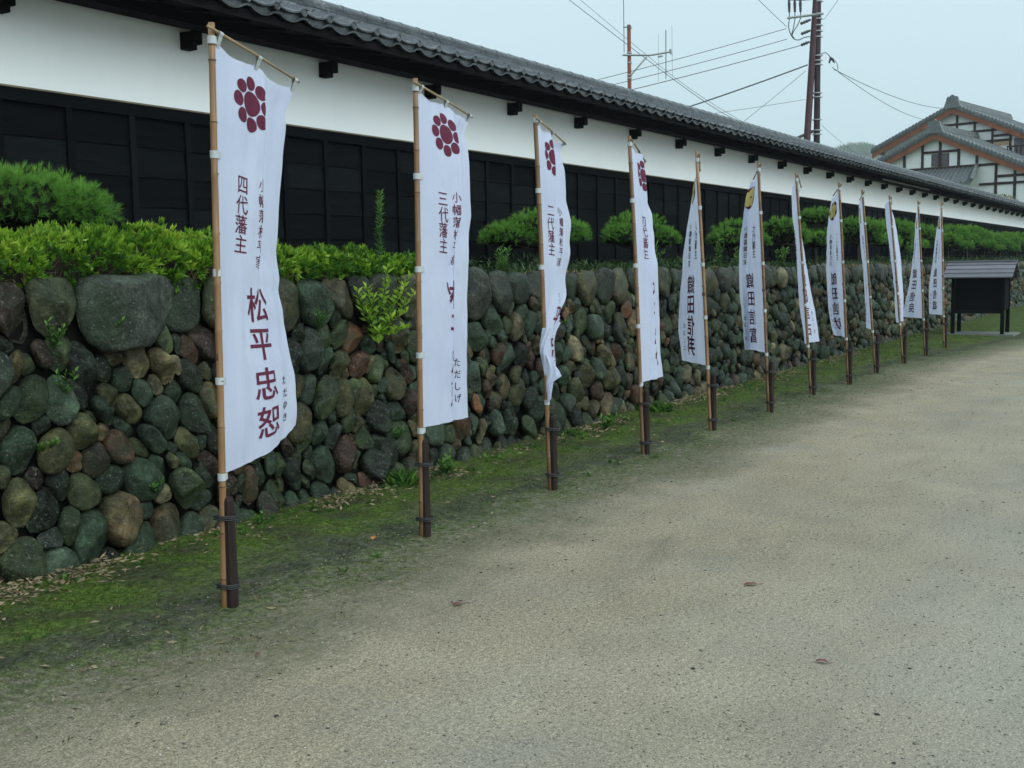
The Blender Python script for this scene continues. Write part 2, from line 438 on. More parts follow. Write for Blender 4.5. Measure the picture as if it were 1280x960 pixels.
# the verge: a low uneven strip of soil and moss between path and wall
nx, ny = 980, 60
xs_ = .2+27.5*np.linspace(0, 1, nx+1)**1.35; ys_ = np.linspace(3.35, 4.93, ny+1)
XX, YY = np.meshgrid(xs_, ys_, indexing='ij')
from mathutils import noise as mnoise
ZZ = np.zeros_like(XX)
for i in range(nx+1):
    for j in range(ny+1):
        x, y = XX[i, j], YY[i, j]
        e_ = min(1, (y-3.35)/.35)*min(1, (27.7-x)/1.5)*min(1, (x-.2)/.3)
        h_ = .016+.022*mnoise.noise((x*2.2, y*2.2, 3))+.014*mnoise.noise((x*8, y*8, 1))+.008*mnoise.noise((x*22, y*22, 5))+.03*max(0, (y-4.55))
        ZZ[i, j] = max(h_, -.004)*e_-.003*(1-e_)
V_ = np.stack([XX, YY, ZZ], 2).reshape(-1, 3)
ii, jj = np.meshgrid(np.arange(nx), np.arange(ny), indexing='ij'); a_ = (ii*(ny+1)+jj).ravel()
verge = np_mesh('verge', V_, np.stack([a_, a_+ny+1, a_+ny+2, a_+1], 1), M['ground'], None, True); verge['kind'] = 'structure'
def verge_z(x, y):
    x = np.asarray(x); y = np.asarray(y)
    i = np.clip(np.searchsorted(xs_, x), 0, nx); j = np.clip(((y-3.35)/(4.93-3.35)*ny).round().astype(int), 0, ny)
    return np.where((y > 3.35) & (x < 27.6), np.maximum(ZZ[i, j], 0), 0)
# ================================================================== dry stone retaining wall
X0, X1, ZT = -1.0, 62.0, 1.47
def wall_y(z): return 4.84 + 0.15*z/ZT
def ztop(x): return ZT - 0.0016*(x-8) + 0.018*math.sin(x*1.9)+0.012*math.sin(x*5.1+1)

stone_wall = empty('stone_wall', 'long dry stone retaining wall of rounded mossy river stones below the black boarded wall', 'stone wall', (0, 4.84, 0))
stone_wall.location = (0,0,0)
PAL = [((.032,.048,.026),12),((.020,.038,.029),12),((.050,.054,.028),9),((.074,.068,.038),5),((.078,.062,.040),3),
       ((.048,.026,.021),3),((.032,.022,.023),5),((.022,.030,.030),8),((.010,.014,.012),10),((.125,.118,.085),2),((.036,.060,.052),8),((.10,.052,.034),1)]
PALL = [c for c, n in PAL for _ in range(n)]
EL = 1.42
from mathutils import noise as mnoise
def gen_sites():
    S = []   # x, z, radius
    cell = {}
    def ok(x, z, r):
        kx = int(x/.5)
        for a in (kx-1, kx, kx+1):
            for (x2, z2, r2) in cell.get(a, ()):
                dx = x-x2; dz = (z-z2)/EL
                if dx*dx+dz*dz < (r+r2)**2*.84: return False
        return True
    def put(x, z, r):
        S.append((x, z, r)); cell.setdefault(int(x/.5), []).append((x, z, r))
    # cap stones
    caps = [(3.08,1.30,.14),(3.38,1.31,.13),(3.62,1.33,.10),(4.03,1.35,.165),(4.36,1.35,.165),(4.62,1.27,.10),(4.84,1.30,.11),(5.08,1.29,.11),(5.33,1.31,.12),(5.60,1.29,.12),(5.86,1.30,.12),(6.12,1.28,.12),(6.42,1.31,.14),(6.72,1.32,.13),(7.0,1.29,.12),(7.28,1.33,.12),(7.58,1.31,.15),(7.92,1.32,.14),(8.22,1.33,.12),(8.56,1.30,.17),(8.95,1.31,.16),(9.30,1.32,.12),(9.62,1.30,.16),(10.0,1.33,.13),(10.3,1.32,.14)]
    for c in caps: put(*c)
    x = 2.75
    while x > X0: put(x, 1.27, .17); x -= .36
    x = 10.65
    while x < X1:
        r = rng.uniform(.085, .15); put(x, ZT-.14-rng.uniform(0,.03), r); x += r*2.05
    n = int((X1-X0)*1300)
    for phase, (ra, rb, cnt) in enumerate([(.080,.098,.02),(.062,.076,.20),(.046,.060,1.3),(.028,.038,1.4)]):
        for _ in range(int(n*cnt)):
            r = rng.uniform(ra, rb)
            xx = rng.uniform(X0, X1); zz = rng.uniform(.02, 1.13)
            if ok(xx, zz, r): put(xx, zz, r)
    return S
sites = gen_sites()
NS = len(sites)
bucket = {}
for i, s in enumerate(sites): bucket.setdefault(int(s[0]/.5), []).append(i)
def cell_poly(i):
    x, z, r = sites[i]; z = z/EL
    L = .5
    poly = [(x-L, z-L), (x+L, z-L), (x+L, z+L), (x-L, z+L)]
    zt = ztop(x)
    planes = [(0, 1, zt/EL), (0, -1, .10)]
    kx = int(x/.5)
    for a in (kx-2, kx-1, kx, kx+1, kx+2):
        for j in bucket.get(a, ()):
            if j == i: continue
            x2, z2, r2 = sites[j]; z2 = z2/EL
            dx, dz = x2-x, z2-z
            d2 = dx*dx+dz*dz
            if d2 > .9: continue
            # power diagram line
            k = (x2*x2+z2*z2-r2*r2 - (x*x+z*z-r*r))/2
            planes.append((dx, dz, k))
    for (a, b, k) in planes:
        out = []
        for p, q in zip(poly, poly[1:]+poly[:1]):
            fp = a*p[0]+b*p[1]-k; fq = a*q[0]+b*q[1]-k
            if fp <= 0: out.append(p)
            if (fp < 0 < fq) or (fq < 0 < fp):
                t = fp/(fp-fq); out.append((p[0]+(q[0]-p[0])*t, p[1]+(q[1]-p[1])*t))
        poly = out
        if len(poly) < 3: return None
    return [warp(a, b*EL) for a, b in poly]
def warp(x, z):
    t = min(1, max(0, z/.25))*min(1, max(0, (1.47-z)/.35))
    return (x+t*(z-.75)*.38*math.sin(x*2.3+1.0)+t*.03*math.sin(x*7+z*9), z+t*.035*math.sin(x*5.1+z*3))
def hull(P):
    P = sorted(set(P)); lo = []; up = []
    for q in P:
        while len(lo) > 1 and (lo[-1][0]-lo[-2][0])*(q[1]-lo[-2][1])-(lo[-1][1]-lo[-2][1])*(q[0]-lo[-2][0]) <= 0: lo.pop()
        lo.append(q)
    for q in reversed(P):
        while len(up) > 1 and (up[-1][0]-up[-2][0])*(q[1]-up[-2][1])-(up[-1][1]-up[-2][1])*(q[0]-up[-2][0]) <= 0: up.pop()
        up.append(q)
    return lo[:-1]+up[:-1]
def stone_geo(i, K, rings):
    if i == 4: return None
    poly = cell_poly(i)
    if not poly: return None
    if i == 3:      # one broad boulder spans two places
        poly = hull(poly + cell_poly(4))
    cx = sum(p[0] for p in poly)/len(poly); cz = sum(p[1] for p in poly)/len(poly)
    # area centroid
    A = 0; ax = 0; az = 0
    for p, q in zip(poly, poly[1:]+poly[:1]):
        c = p[0]*q[1]-q[0]*p[1]; A += c; ax += (p[0]+q[0])*c; az += (p[1]+q[1])*c
    if abs(A) < 1e-5: return None
    cx, cz = ax/(3*A), az/(3*A)
    rad = []
    for k in range(K):
        th = 2*math.pi*k/K; dx, dz = math.cos(th), math.sin(th); best = 9
        for p, q in zip(poly, poly[1:]+poly[:1]):
            ex, ez = q[0]-p[0], q[1]-p[1]
            den = dx*ez-dz*ex
            if abs(den) < 1e-9: continue
            t = ((p[0]-cx)*ez-(p[1]-cz)*ex)/den
            u = ((p[0]-cx)*dz-(p[1]-cz)*dx)/den
            if t > 0 and -1e-6 <= u <= 1+1e-6: best = min(best, t)
        rad.append(best if best < 9 else .05)
    cap = sites[i][1] > 1.2 and sites[i][2] > .08
    big = cap
    # round the corners: limit each radius by an average of its neighbours
    for _ in range(0 if big else (1 if rng.random() < .6 else 2)):
        rad = [min(rad[k], (rad[k-1]+rad[(k+1) % K])*.5*.30+rad[k]*.70) for k in range(K)]
    mean = sum(rad)/K
    mx = 2.4 if i == 3 else (1.8 if big else rng.uniform(1.25, 1.75))
    rad = [min(r, mean*mx) for r in rad]
    rad = [(rad[k-1]+2*rad[k]+rad[(k+1) % K])/4*rng.uniform(.96, 1.03) for k in range(K)]
    D = mean*(.6 if big else rng.uniform(.7, 1.15))
    D = min(D, .17)
    pw = 4.0 if big else rng.uniform(2.0, 3.0)
    gx, gz = rng.uniform(-.25, .25), rng.uniform(-.3, .15)
    sink = rng.uniform(-.030, .035) - (0.02 if big else 0)
    ph = [rng.uniform(0, 6.28) for _ in range(4)]
    cuts = [(rng.uniform(.60, .92), rng.uniform(-.7, .7), rng.uniform(-.6, .8)) for _ in range(3)]
    vs = []
    def P(x, z, d):
        return (x, wall_y(z) + sink + .035 - d, z)
    rr = [(.82, -.35), (1.0, 0.0)] + [(q, (1-q**pw)**(1/2.0)) for q in rings]
    for q, h in rr:
        for k in range(K):
            th = 2*math.pi*k/K; r = rad[k]*q
            n = q*(.07*math.sin(2*th+ph[0]+q*3)+.05*math.sin(3*th+ph[1]-q*5)+.03*math.sin(5*th+ph[2]))
            x = cx+math.cos(th)*r; z = cz+math.sin(th)*r
            d = D*(h*(1+n*(1.9 if big else 1.2)) + (gx*(x-cx)+gz*(z-cz))/mean*(h if h > 0 else 0))
            d += (.022*mnoise.noise((x*9, z*9, i*.37)) + .011*mnoise.noise((x*24, z*24, i*.11)))*min(1, max(h, 0)*2+.4)
            if h > 0:
                for c0, ca, cb in cuts: d = min(d, D*(c0+ca*(x-cx)/mean+cb*(z-cz)/mean))
            vs.append(P(x, z, d))
    vs.append(P(cx, cz, D*min(c_[0] for c_ in cuts)))
    fs = []
    nr = len(rr)
    for a in range(nr-1):
        for k in range(K):
            k2 = (k+1) % K
            fs.append((a*K+k, a*K+k2, (a+1)*K+k2, (a+1)*K+k))
    c = nr*K
    for k in range(K): fs.append(((nr-1)*K+k, (nr-1)*K+(k+1) % K, c))
    return vs, fs
def tint_layer(me, cols):
    a = me.color_attributes.new('tint', 'FLOAT_COLOR', 'POINT')
    a.data.foreach_set('color', np.asarray(cols, dtype=np.float32).ravel())
# nearest ones (inside the view) are parts of their own
def in_view(x): return x > 2.9
order = sorted(range(NS), key=lambda i: (0 if in_view(sites[i][0]) else 1, sites[i][0]))
nearest = set(order[:300])
far = MB(); far_t = []
for i in range(NS):
    col = vary(rng.choice(PALL), .35)
    if sites[i][1] > 1.2 and sites[i][2] > .08 and rng.random() < .7: col = vary(rng.choice([(.034,.042,.040),(.022,.028,.024),(.058,.056,.042),(.030,.023,.023),(.040,.048,.030)]), .25)
    if i == 3: col = (.040,.052,.052)
    x = sites[i][0]
    K = 22 if x < 7.5 else (14 if x < 12 else (9 if x < 22 else 7))
    rings = (.95, .86, .72, .54, .35, .17) if x < 7.5 else ((.93, .76, .5, .25) if x < 12 else ((.85, .5) if x < 22 else (.7,)))
    sg = stone_geo(i, K, rings)
    if sg is None: continue
    vs, fs = sg
    if i in nearest:
        mb = MB(); mb.add(vs, fs)
        o = mb.build('stone', M['stone'], stone_wall, smooth=True)
        tint_layer(o.data, [(*col, 1)]*len(vs))
    else:
        far.add(vs, fs); far_t += [(*col, 1)]*len(vs)
o = far.build('distant_stones', M['stone'], stone_wall, smooth=True)
tint_layer(o.data, far_t); o['kind'] = 'stuff'
o['label'] = 'smaller and farther stones of the same wall'
# earth and rubble fill behind the stones, gap shade in its colour; planted bank on top
b = MB()
b.extrude_x([(4.915, -.1), (5.035, 1.36), (5.2, 1.40), (5.2, -.1)], X0, X1)
b.build('earth_fill', M['core'], stone_wall)
bank = MB()
nx = 160
ys = [5.05, 5.2, 5.5, 5.9, 6.3, 6.82]
vs = []
for i in range(nx+1):
    x = X0+(X1-X0)*i/nx
    for j, y in enumerate(ys):
        vs.append((x, y, (1.37 if j == 0 else 1.43)-.0016*(x-8)+.02*math.sin(x*3+j*1.7)+.012*math.sin(x*7.3+j)))
fs = [(i*6+j, (i+1)*6+j, (i+1)*6+j+1, i*6+j+1) for i in range(nx) for j in range(5)]
bank.add(vs, fs)
bk = bank.build('bank', M['soil'], smooth=True); bk['kind'] = 'structure'

# ================================================================== plastered wall with black boards and tiled roof
YW = 6.80
PW = empty('boundary_wall', 'long white plastered boundary wall with black boarding and a grey tiled roof, behind the pines', 'wall', (0, YW, 0))
PW.rotation_euler = (0, -0.0025, 0)
XA, XB = -1.5, 62.0
TOPB = 2.735
def pw(mb, name, mat, smooth=False): return mb.build(name, mat, PW, smooth)
m = MB(); m.box(XA, XB, .03, .40, 1.2, 3.78); pw(m, 'plaster_body', M['plaster'])
m = MB(); m.box(XA, XB, -.035, .03, TOPB-.085, TOPB); pw(m, 'top_rail', M['black'])
m = MB(); m.box(XA, XB, -.045, .03, TOPB+.001, TOPB+.013); pw(m, 'rail_cap', M['railcap'])
m = MB(); m.box(XA, XB, -.05, .03, 1.485, 1.545); pw(m, 'bottom_rail', M['black'])
m = MB(); m.box(XA, XB, .0, .029, 1.25, 1.484); pw(m, 'base_board', M['black'])
# boards: 1.62 m long, five lapped rows; shared meshes
bm_board = []
for v in range(3):
    m = MB()
    L = 1.623
    h = .2215
    m.add([(0,-.008,0),(L,-.008,0),(L,.004,h),(0,.004,h),(0,.028,0),(L,.028,0),(L,.028,h),(0,.028,h)],
          [(0,1,2,3),(0,4,5,1),(3,2,6,7),(0,3,7,4),(1,5,6,2),(4,7,6,5)])
    me = bpy.data.meshes.new('board'); me.from_pydata(m.v, [], m.f); me.materials.append(M['black']); bm_board.append(me)
zr = [1.548+.2205*k for k in range(5)]
for k, z in enumerate(zr):
    x = 5.22-.5415*12+.5415*(k % 3)
    while x < XB-1.7:
        o = link('board', bm_board[rng.randrange(3)], PW, (x, .0, z))
        x += 1.6245
        if len([1]) and x > 60: break
m = MB(); m.box(-.026, .026, -.03, -.0085, 1.546, TOPB-.086)
batten_me = bpy.data.meshes.new('batten'); batten_me.from_pydata(m.v, [], m.f); batten_me.materials.append(M['black'])
x = 5.22-.5415*12
while x < XB-.5:
    link('batten', batten_me, PW, (x+rng.uniform(-.006,.006), 0, 0)); x += .5415
# brackets with a notched end, carrying the eave beam
m = MB()
prof = [(.03, 3.345), (.03, 3.215), (-.06, 3.215), (-.06, 3.25), (-.12, 3.25), (-.12, 3.345)]
m.extrude_x(prof, -.045, .045)
br_me = bpy.data.meshes.new('bracket'); br_me.from_pydata(m.v, [], m.f); br_me.materials.append(M['soffit'])
x = 6.36-1.62*5
while x < XB-.3:
    link('bracket', br_me, PW, (x, 0, 0)); x += 1.62
m = MB(); m.box(XA, XB, -.27, -.09, 3.347, 3.48); pw(m, 'eave_beam', M['soffit'])
m = MB(); m.extrude_x([(-.655, 3.372), (-.655, 3.43), (.02, 3.655), (.02, 3.56), (-.26, 3.45)], XA, XB); pw(m, 'soffit_board', M['soffit'])
m = MB(); m.box(XA, XB, -.675, -.656, 3.365, 3.43); pw(m, 'fascia_board', M['soffit'])
# small rafters under the eave
m = MB(); m.add(*(lambda a: (a.v, a.f))((lambda a: (a.extrude_x([(-.64,3.350),(-.64,3.371),(-.34,3.43),(-.34,3.40)], -.02, .02), a)[1])(MB())))
raf_me = bpy.data.meshes.new('rafter'); raf_me.from_pydata(m.v, [], m.f); raf_me.materials.append(M['soffit'])
x = XA+.2
while x < XB-.1 and x < 60:
    link('rafter', raf_me, PW, (x, 0, 0)); x += .405
# roof tiles
PITCH = .306; SL = .33
def tile_prof(n=13):
    pts = []
    for i in range(n):
        t = i/(n-1)
        x = t*PITCH
        if t < .74: z = .030 - .017*math.sin(math.pi*min(1, t/.74))**.9
        else: z = .030+.030*math.sin(math.pi*(t-.74)/.26)
        pts.append((x, z))
    return pts
def tile_mesh(name, length, lip, n=13):
    m = MB(); pr = tile_prof(n); th = .016
    rows = [0, length]
    top = [[(x, y, z+y*SL) for x, z in pr] for y in rows]
    bot = [[(x, y, z+y*SL-th) for x, z in pr] for y in rows]
    V = top[0]+top[1]+bot[0]+bot[1]; K = len(pr); F = []
    for i in range(K-1):
        F += [(i, i+1, K+i+1, K+i), (2*K+i, 3*K+i, 3*K+i+1, 2*K+i+1)]
        if not lip: F.append((i, 2*K+i, 2*K+i+1, i+1))
    F += [(0, K, 3*K, 2*K), (K-1, 3*K-1, 4*K-1, 2*K-1)]
    m.add(V, F)
    if lip:
        # hanging front: raised rim over a recessed crescent
        K = len(pr)
        drop = [-.028-.040*math.sin(math.pi*min(1, (i/(K-1))/.80))**.8 for i in range(K)]
        a = [(x, -.004, z+.003) for x, z in pr]
        a2 = [(x, -.030, z+.000) for x, z in pr]
        b2 = [(x, -.032, z-.014) for x, z in pr]
        b3 = [(x, .004, z-.020) for x, z in pr]
        c3 = [(x, .004, drop[i]+.016) for i, (x, z) in enumerate(pr)]
        c2 = [(x, -.022, drop[i]+.012) for i, (x, z) in enumerate(pr)]
        c1 = [(x, -.020, drop[i]-.004) for i, (x, z) in enumerate(pr)]
        c0 = [(x, .010, drop[i]-.004) for i, (x, z) in enumerate(pr)]
        L = [a, a2, b2, b3, c3, c2, c1, c0]
        V = [p for l in L for p in l]
        F = []
        for q in range(len(L)-1):
            for i in range(K-1): F.append((q*K+i, (q+1)*K+i, (q+1)*K+i+1, q*K+i+1))
        m.add(V, F)
        # round end disc on the roll
        cx, cz, r = PITCH*.87, .022, .036
        n2 = 12
        V = []; 
        for yy, q in ((.02, 1), (-.030, 1), (-.036, .85), (-.031, .70)):
            V += [(cx+r*q*math.cos(2*math.pi*k/n2), yy, cz+r*q*math.sin(2*math.pi*k/n2)) for k in range(n2)]
        F = [(q*n2+k, (q+1)*n2+k, (q+1)*n2+(k+1) % n2, q*n2+(k+1) % n2) for q in range(3) for k in range(n2)]
        F.append(tuple(3*n2+k for k in range(n2)))
        m.add(V, F)
    me = bpy.data.meshes.new(name); me.from_pydata(m.v, [], m.f); me.materials.append(M['tile'])
    return me
eave_me = tile_mesh('eave_tile', .30, True)
course_me = tile_mesh('roof_tile', .30, False)
YE, ZE = -.70, 3.478
def tile_place(me, name, x, y, z):
    o = link(name, me, PW, (x, y, z)); o.rotation_euler = (rng.uniform(-.02,.02), rng.uniform(-.012,.012), rng.uniform(-.01,.01)); return o
x = -.4
xs = []
while x < XB-.3: xs.append(x); x += PITCH
for x in xs:
    tile_place(eave_me, 'eave_tile', x, YE, ZE+rng.uniform(-.003,.003))
for x in xs[:150]:
    tile_place(course_me, 'roof_tile', x+rng.uniform(-.004,.004), YE+.20, ZE+.20*SL+.02)
for x in xs[:150]:
    tile_place(course_me, 'roof_tile', x, YE+.40, ZE+.40*SL+.028)
rest = MB(); cv = [v.co[:] for v in course_me.vertices]; cf = [tuple(p.vertices) for p in course_me.polygons]
def stamp(x, y, z): rest.add([(a+x, b+y, c+z) for a, b, c in cv], cf)
for x in xs[150:]:
    stamp(x, YE+.20, ZE+.20*SL+.02); stamp(x, YE+.40, ZE+.40*SL+.028)
for x in xs: stamp(x, YE+.58, ZE+.58*SL+.036)
o = pw(rest, 'far_roof_tiles', M['tile']); o['kind'] = 'stuff'
m = MB(); m.extrude_x([(YE+.05, ZE-.028), (.2, ZE+.9*SL-.03), (.2, ZE+.9*SL-.06), (YE+.05, ZE-.055)], XA, XB); pw(m, 'roof_bed', M['soffit'])
# back slope
m = MB(); m.extrude_x([(.2, ZE+.9*SL), (1.1, ZE), (1.1, ZE-.06), (.2, ZE+.9*SL-.06)], XA, XB); pw(m, 'back_slope', M['tile'])
# ridge: stacked flat courses and rounded cap tiles
zc = ZE+.86*SL-.02
for k, (hw, h) in enumerate([(.155,.034),(.14,.030),(.125,.030),(.11,.028),(.10,.028)]):
    seg = 0; x = XA; m = MB()
    while x < XB:
        L = .30
        dz = rng.uniform(-.002, .002)
        m.box(x, min(XB, x+L-.004), .17-hw+rng.uniform(-.002,.002), .17+hw, zc+dz, zc+h-.006+dz)
        x += L
    o = pw(m, 'ridge_course', M['tile']); o['kind'] = 'stuff'
    zc += h
m = MB(); x = XA
while x < XB:
    n = 9; L = .30; V = []
    for xx, r in ((x, .0775), (x+.03, .0775), (x+.031, .074), (x+L, .073)):
        V += [(xx, .17+r*1.05*math.cos(math.pi*k/(n-1)), zc-.004+r*.82*math.sin(math.pi*k/(n-1))) for k in range(n)]
    F = [(q*n+k, q*n+k+1, (q+1)*n+k+1, (q+1)*n+k) for q in range(3) for k in range(n-1)]
    F.append(tuple(range(n-1, -1, -1)))
    m.add(V, F); x += L
o = pw(m, 'ridge_caps', M['tile'], True); o['kind'] = 'stuff'
# thin pale conduit under the eave, far along the wall
m = MB(); m.tube([(27.6,-.34,3.37),(33.0,-.34,3.375)], .018, 6); pw(m, 'conduit', M['steel'])

# ================================================================== banners
BANNERS = [
 {'base': (3.48, 3.65), 'top': (3.577, 2.545), 'z1': 2.473, 'z0': 0.62, 'w': 0.6, 'pleat': ([(0, 0.35)], 0.055), 'amp': [(0, 0.3), (0.15, 1.3), (0.8, 1.45), (1.0, 0.5), (1.15, 0)], 'gather': None, 'droop': 0.11, 'lift': 0.13, 'wob': 0.12, 'phi1': [0.157, 0.129, 0.119, 0.13, 0.148, 0.165, 0.18, 0.193, 0.209, 0.236, 0.268, 0.292, 0.297, 0.281, 0.25, 0.213, 0.182, 0.161, 0.149, 0.143, 0.14], 'phi2': None},
 {'base': (4.978, 3.65), 'top': (3.618, 2.517), 'z1': 2.466, 'z0': 0.625, 'w': 0.6, 'pleat': ([(0, 0.355), (0.5, 0.355), (0.9, 0.3), (1.9, 0.29)], 0.07), 'amp': [(0, 0.2), (0.12, 1.2), (0.55, 1.4), (0.9, 2.8), (1.9, 2.85)], 'gather': None, 'droop': 0.09, 'lift': 0.0, 'wob': 0.12, 'phi1': [0.079, -0.002, -0.052, -0.077, -0.092, -0.102, -0.111, -0.124, -0.135, -0.132, -0.118, -0.103, -0.09, -0.079, -0.07, -0.064, -0.062, -0.064, -0.068, -0.076, -0.087], 'phi2': None},
 {'base': (6.459, 3.66), 'top': (3.736, 2.493), 'z1': 2.457, 'z0': 0.617, 'w': 0.6, 'pleat': ([(0, 0.27)], 0.05), 'amp': [(0, 0.2), (0.1, 1.5), (0.4, 1.2), (0.6, 0.3), (0.8, 0.5), (1.1, 2), (1.9, 2.5)], 'gather': [(0, 1), (1.1, 1), (1.42, 0.35), (1.6, 0.42), (1.87, 0.2)], 'droop': 0.09, 'lift': 0.0, 'wob': 0.12, 'phi1': [0.192, 0.124, 0.088, 0.08, 0.084, 0.098, 0.117, 0.128, 0.129, 0.122, 0.112, 0.105, 0.094, 0.075, 0.098, 0.189, 0.268, 0.265, 0.247, 0.286, 0.358], 'phi2': None},
 {'base': (7.973, 3.67), 'top': (3.776, 2.493), 'z1': 2.432, 'z0': 0.589, 'w': 0.6, 'pleat': ([(0, 0.29)], 0.07), 'amp': [(0, 1), (0.2, 2.5), (0.45, 1.0), (0.6, 1.3), (0.9, 2.8), (1.9, 2.8)], 'gather': None, 'droop': 0.1, 'lift': 0.0, 'wob': 0.12, 'phi1': [0.131, 0.086, 0.055, 0.042, 0.043, 0.039, 0.016, -0.018, -0.048, -0.065, -0.072, -0.076, -0.077, -0.075, -0.069, -0.061, -0.053, -0.047, -0.047, -0.053, -0.061], 'phi2': None},
 {'base': (9.434, 3.68), 'top': (3.816, 2.495), 'z1': 2.418, 'z0': 0.599, 'w': 0.6, 'pleat': ([(0, 0.3)], 0.07), 'amp': [(0, 0)], 'gather': None, 'droop': 0.08, 'lift': 0.0, 'wob': 0.12, 'phi1': [0.375, 0.434, 0.477, 0.506, 0.532, 0.559, 0.585, 0.61, 0.634, 0.657, 0.681, 0.706, 0.73, 0.75, 0.767, 0.782, 0.793, 0.8, 0.802, 0.8, 0.794], 'phi2': None},
 {'base': (10.853, 3.62), 'top': (3.743, 2.499), 'z1': 2.421, 'z0': 0.611, 'w': 0.6, 'pleat': ([(0, 0.42)], 0.05), 'amp': [(0, 0.5), (0.3, 1.5), (1, 0.8), (1.5, 2.3), (1.9, 2.5)], 'gather': None, 'droop': 0.08, 'lift': 0.0, 'wob': 0.12, 'phi1': [0.401, 0.439, 0.473, 0.507, 0.541, 0.576, 0.61, 0.64, 0.665, 0.688, 0.705, 0.711, 0.707, 0.705, 0.707, 0.711, 0.71, 0.704, 0.702, 0.704, 0.707], 'phi2': None},
 {'base': (12.415, 3.65), 'top': (3.85, 2.494), 'z1': 2.415, 'z0': 0.585, 'w': 0.6, 'pleat': ([(0, 0.3)], 0.07), 'amp': [(0, 0)], 'gather': None, 'droop': 0.08, 'lift': 0.0, 'wob': 0.12, 'phi1': [0.384, 0.461, 0.521, 0.557, 0.575, 0.579, 0.573, 0.561, 0.55, 0.541, 0.532, 0.524, 0.515, 0.506, 0.497, 0.488, 0.472, 0.443, 0.405, 0.368, 0.34], 'phi2': [0.131, 0.09, 0.059, 0.041, 0.031, 0.021, 0.01, -0.003, -0.018, -0.035, -0.052, -0.07, -0.09, -0.111, -0.13, -0.147, -0.158, -0.158, -0.145, -0.128, -0.113]},
 {'base': (13.818, 3.61), 'top': (3.753, 2.461), 'z1': 2.384, 'z0': 0.579, 'w': 0.6, 'pleat': ([(0, 0.33)], 0.05), 'amp': [(0, 0), (0.8, 0.2), (1.1, 1.6), (1.9, 1.4)], 'gather': None, 'droop': 0.08, 'lift': 0.0, 'wob': 0.12, 'phi1': [0.393, 0.422, 0.451, 0.476, 0.497, 0.514, 0.53, 0.543, 0.551, 0.548, 0.536, 0.525, 0.522, 0.523, 0.52, 0.514, 0.505, 0.488, 0.464, 0.434, 0.401], 'phi2': None},
 {'base': (15.236, 3.62), 'top': (3.831, 2.449), 'z1': 2.365, 'z0': 0.587, 'w': 0.6, 'pleat': ([(0, 0.3)], 0.07), 'amp': [(0, 0)], 'gather': None, 'droop': 0.06, 'lift': 0.0, 'wob': 0.12, 'phi1': [0.305, 0.316, 0.322, 0.326, 0.329, 0.331, 0.332, 0.334, 0.337, 0.336, 0.329, 0.32, 0.316, 0.317, 0.321, 0.325, 0.329, 0.334, 0.338, 0.343, 0.349], 'phi2': None},
 {'base': (16.928, 3.63), 'top': (3.866, 2.454), 'z1': 2.374, 'z0': 0.597, 'w': 0.6, 'pleat': ([(0, 0.3)], 0.07), 'amp': [(0, 0)], 'gather': None, 'droop': 0.06, 'lift': 0.0, 'wob': 0.12, 'phi1': [0.524, 0.545, 0.561, 0.569, 0.575, 0.575, 0.566, 0.553, 0.536, 0.509, 0.469, 0.43, 0.407, 0.399, 0.395, 0.394, 0.397, 0.405, 0.416, 0.427, 0.436], 'phi2': [-0.017, -0.123, -0.195, -0.237, -0.267, -0.289, -0.302, -0.307, -0.303, -0.285, -0.254, -0.226, -0.215, -0.219, -0.226, -0.228, -0.22, -0.203, -0.183, -0.163, -0.14]},
 {'base': (18.477, 3.63), 'top': (3.78, 2.434), 'z1': 2.36, 'z0': 0.594, 'w': 0.6, 'pleat': ([(0, 0.3)], 0.07), 'amp': [(0, 0)], 'gather': None, 'droop': 0.06, 'lift': 0.0, 'wob': 0.12, 'phi1': [0.227, 0.244, 0.259, 0.273, 0.286, 0.3, 0.318, 0.341, 0.369, 0.399, 0.427, 0.453, 0.478, 0.503, 0.535, 0.574, 0.62, 0.664, 0.696, 0.717, 0.733], 'phi2': None},
 {'base': (20.091, 3.64), 'top': (3.734, 2.485), 'z1': 2.392, 'z0': 0.572, 'w': 0.6, 'pleat': ([(0, 0.3)], 0.07), 'amp': [(0, 0)], 'gather': None, 'droop': 0.06, 'lift': 0.0, 'wob': 0.12, 'phi1': [0.192, 0.21, 0.23, 0.254, 0.28, 0.308, 0.338, 0.369, 0.402, 0.436, 0.471, 0.505, 0.535, 0.557, 0.575, 0.587, 0.592, 0.593, 0.593, 0.59, 0.585], 'phi2': None},
]

def fold_path(phi1, phi2, w, pleat, amp, ns=64, wob=0.0, split=0.42):
    # plan path of one horizontal line of cloth; returns ns+1 xy offsets from the pole
    s0, p = pleat
    pts = [(0.022*math.cos(phi1), 0.022*math.sin(phi1))]
    ds = w/ns
    x, y = pts[0]
    for i in range(ns):
        s = (i+0.5)*ds
        t = min(1, max(0, (s/w-split)/0.12+0.5)); t = t*t*(3-2*t)
        a = phi1*(1-t)+phi2*t
        if amp:
            e = 0.010
            g = min(1, max(0, (s-s0)/e+0.5))*min(1, max(0, (s0+p-s)/e+0.5))
            a += amp*g
        a += wob*math.sin(s/w*9.5+phi1*3)
        x += ds*math.cos(a); y += ds*math.sin(a)
        pts.append((x, y))
    return pts
def interp(tab, v):
    if v <= tab[0][0]: return tab[0][1]
    for (a, b), (c, d) in zip(tab, tab[1:]):
        if v <= c:
            t = (v-a)/(c-a); t = t*t*(3-2*t)
            return b+(d-b)*t
    return tab[-1][1]

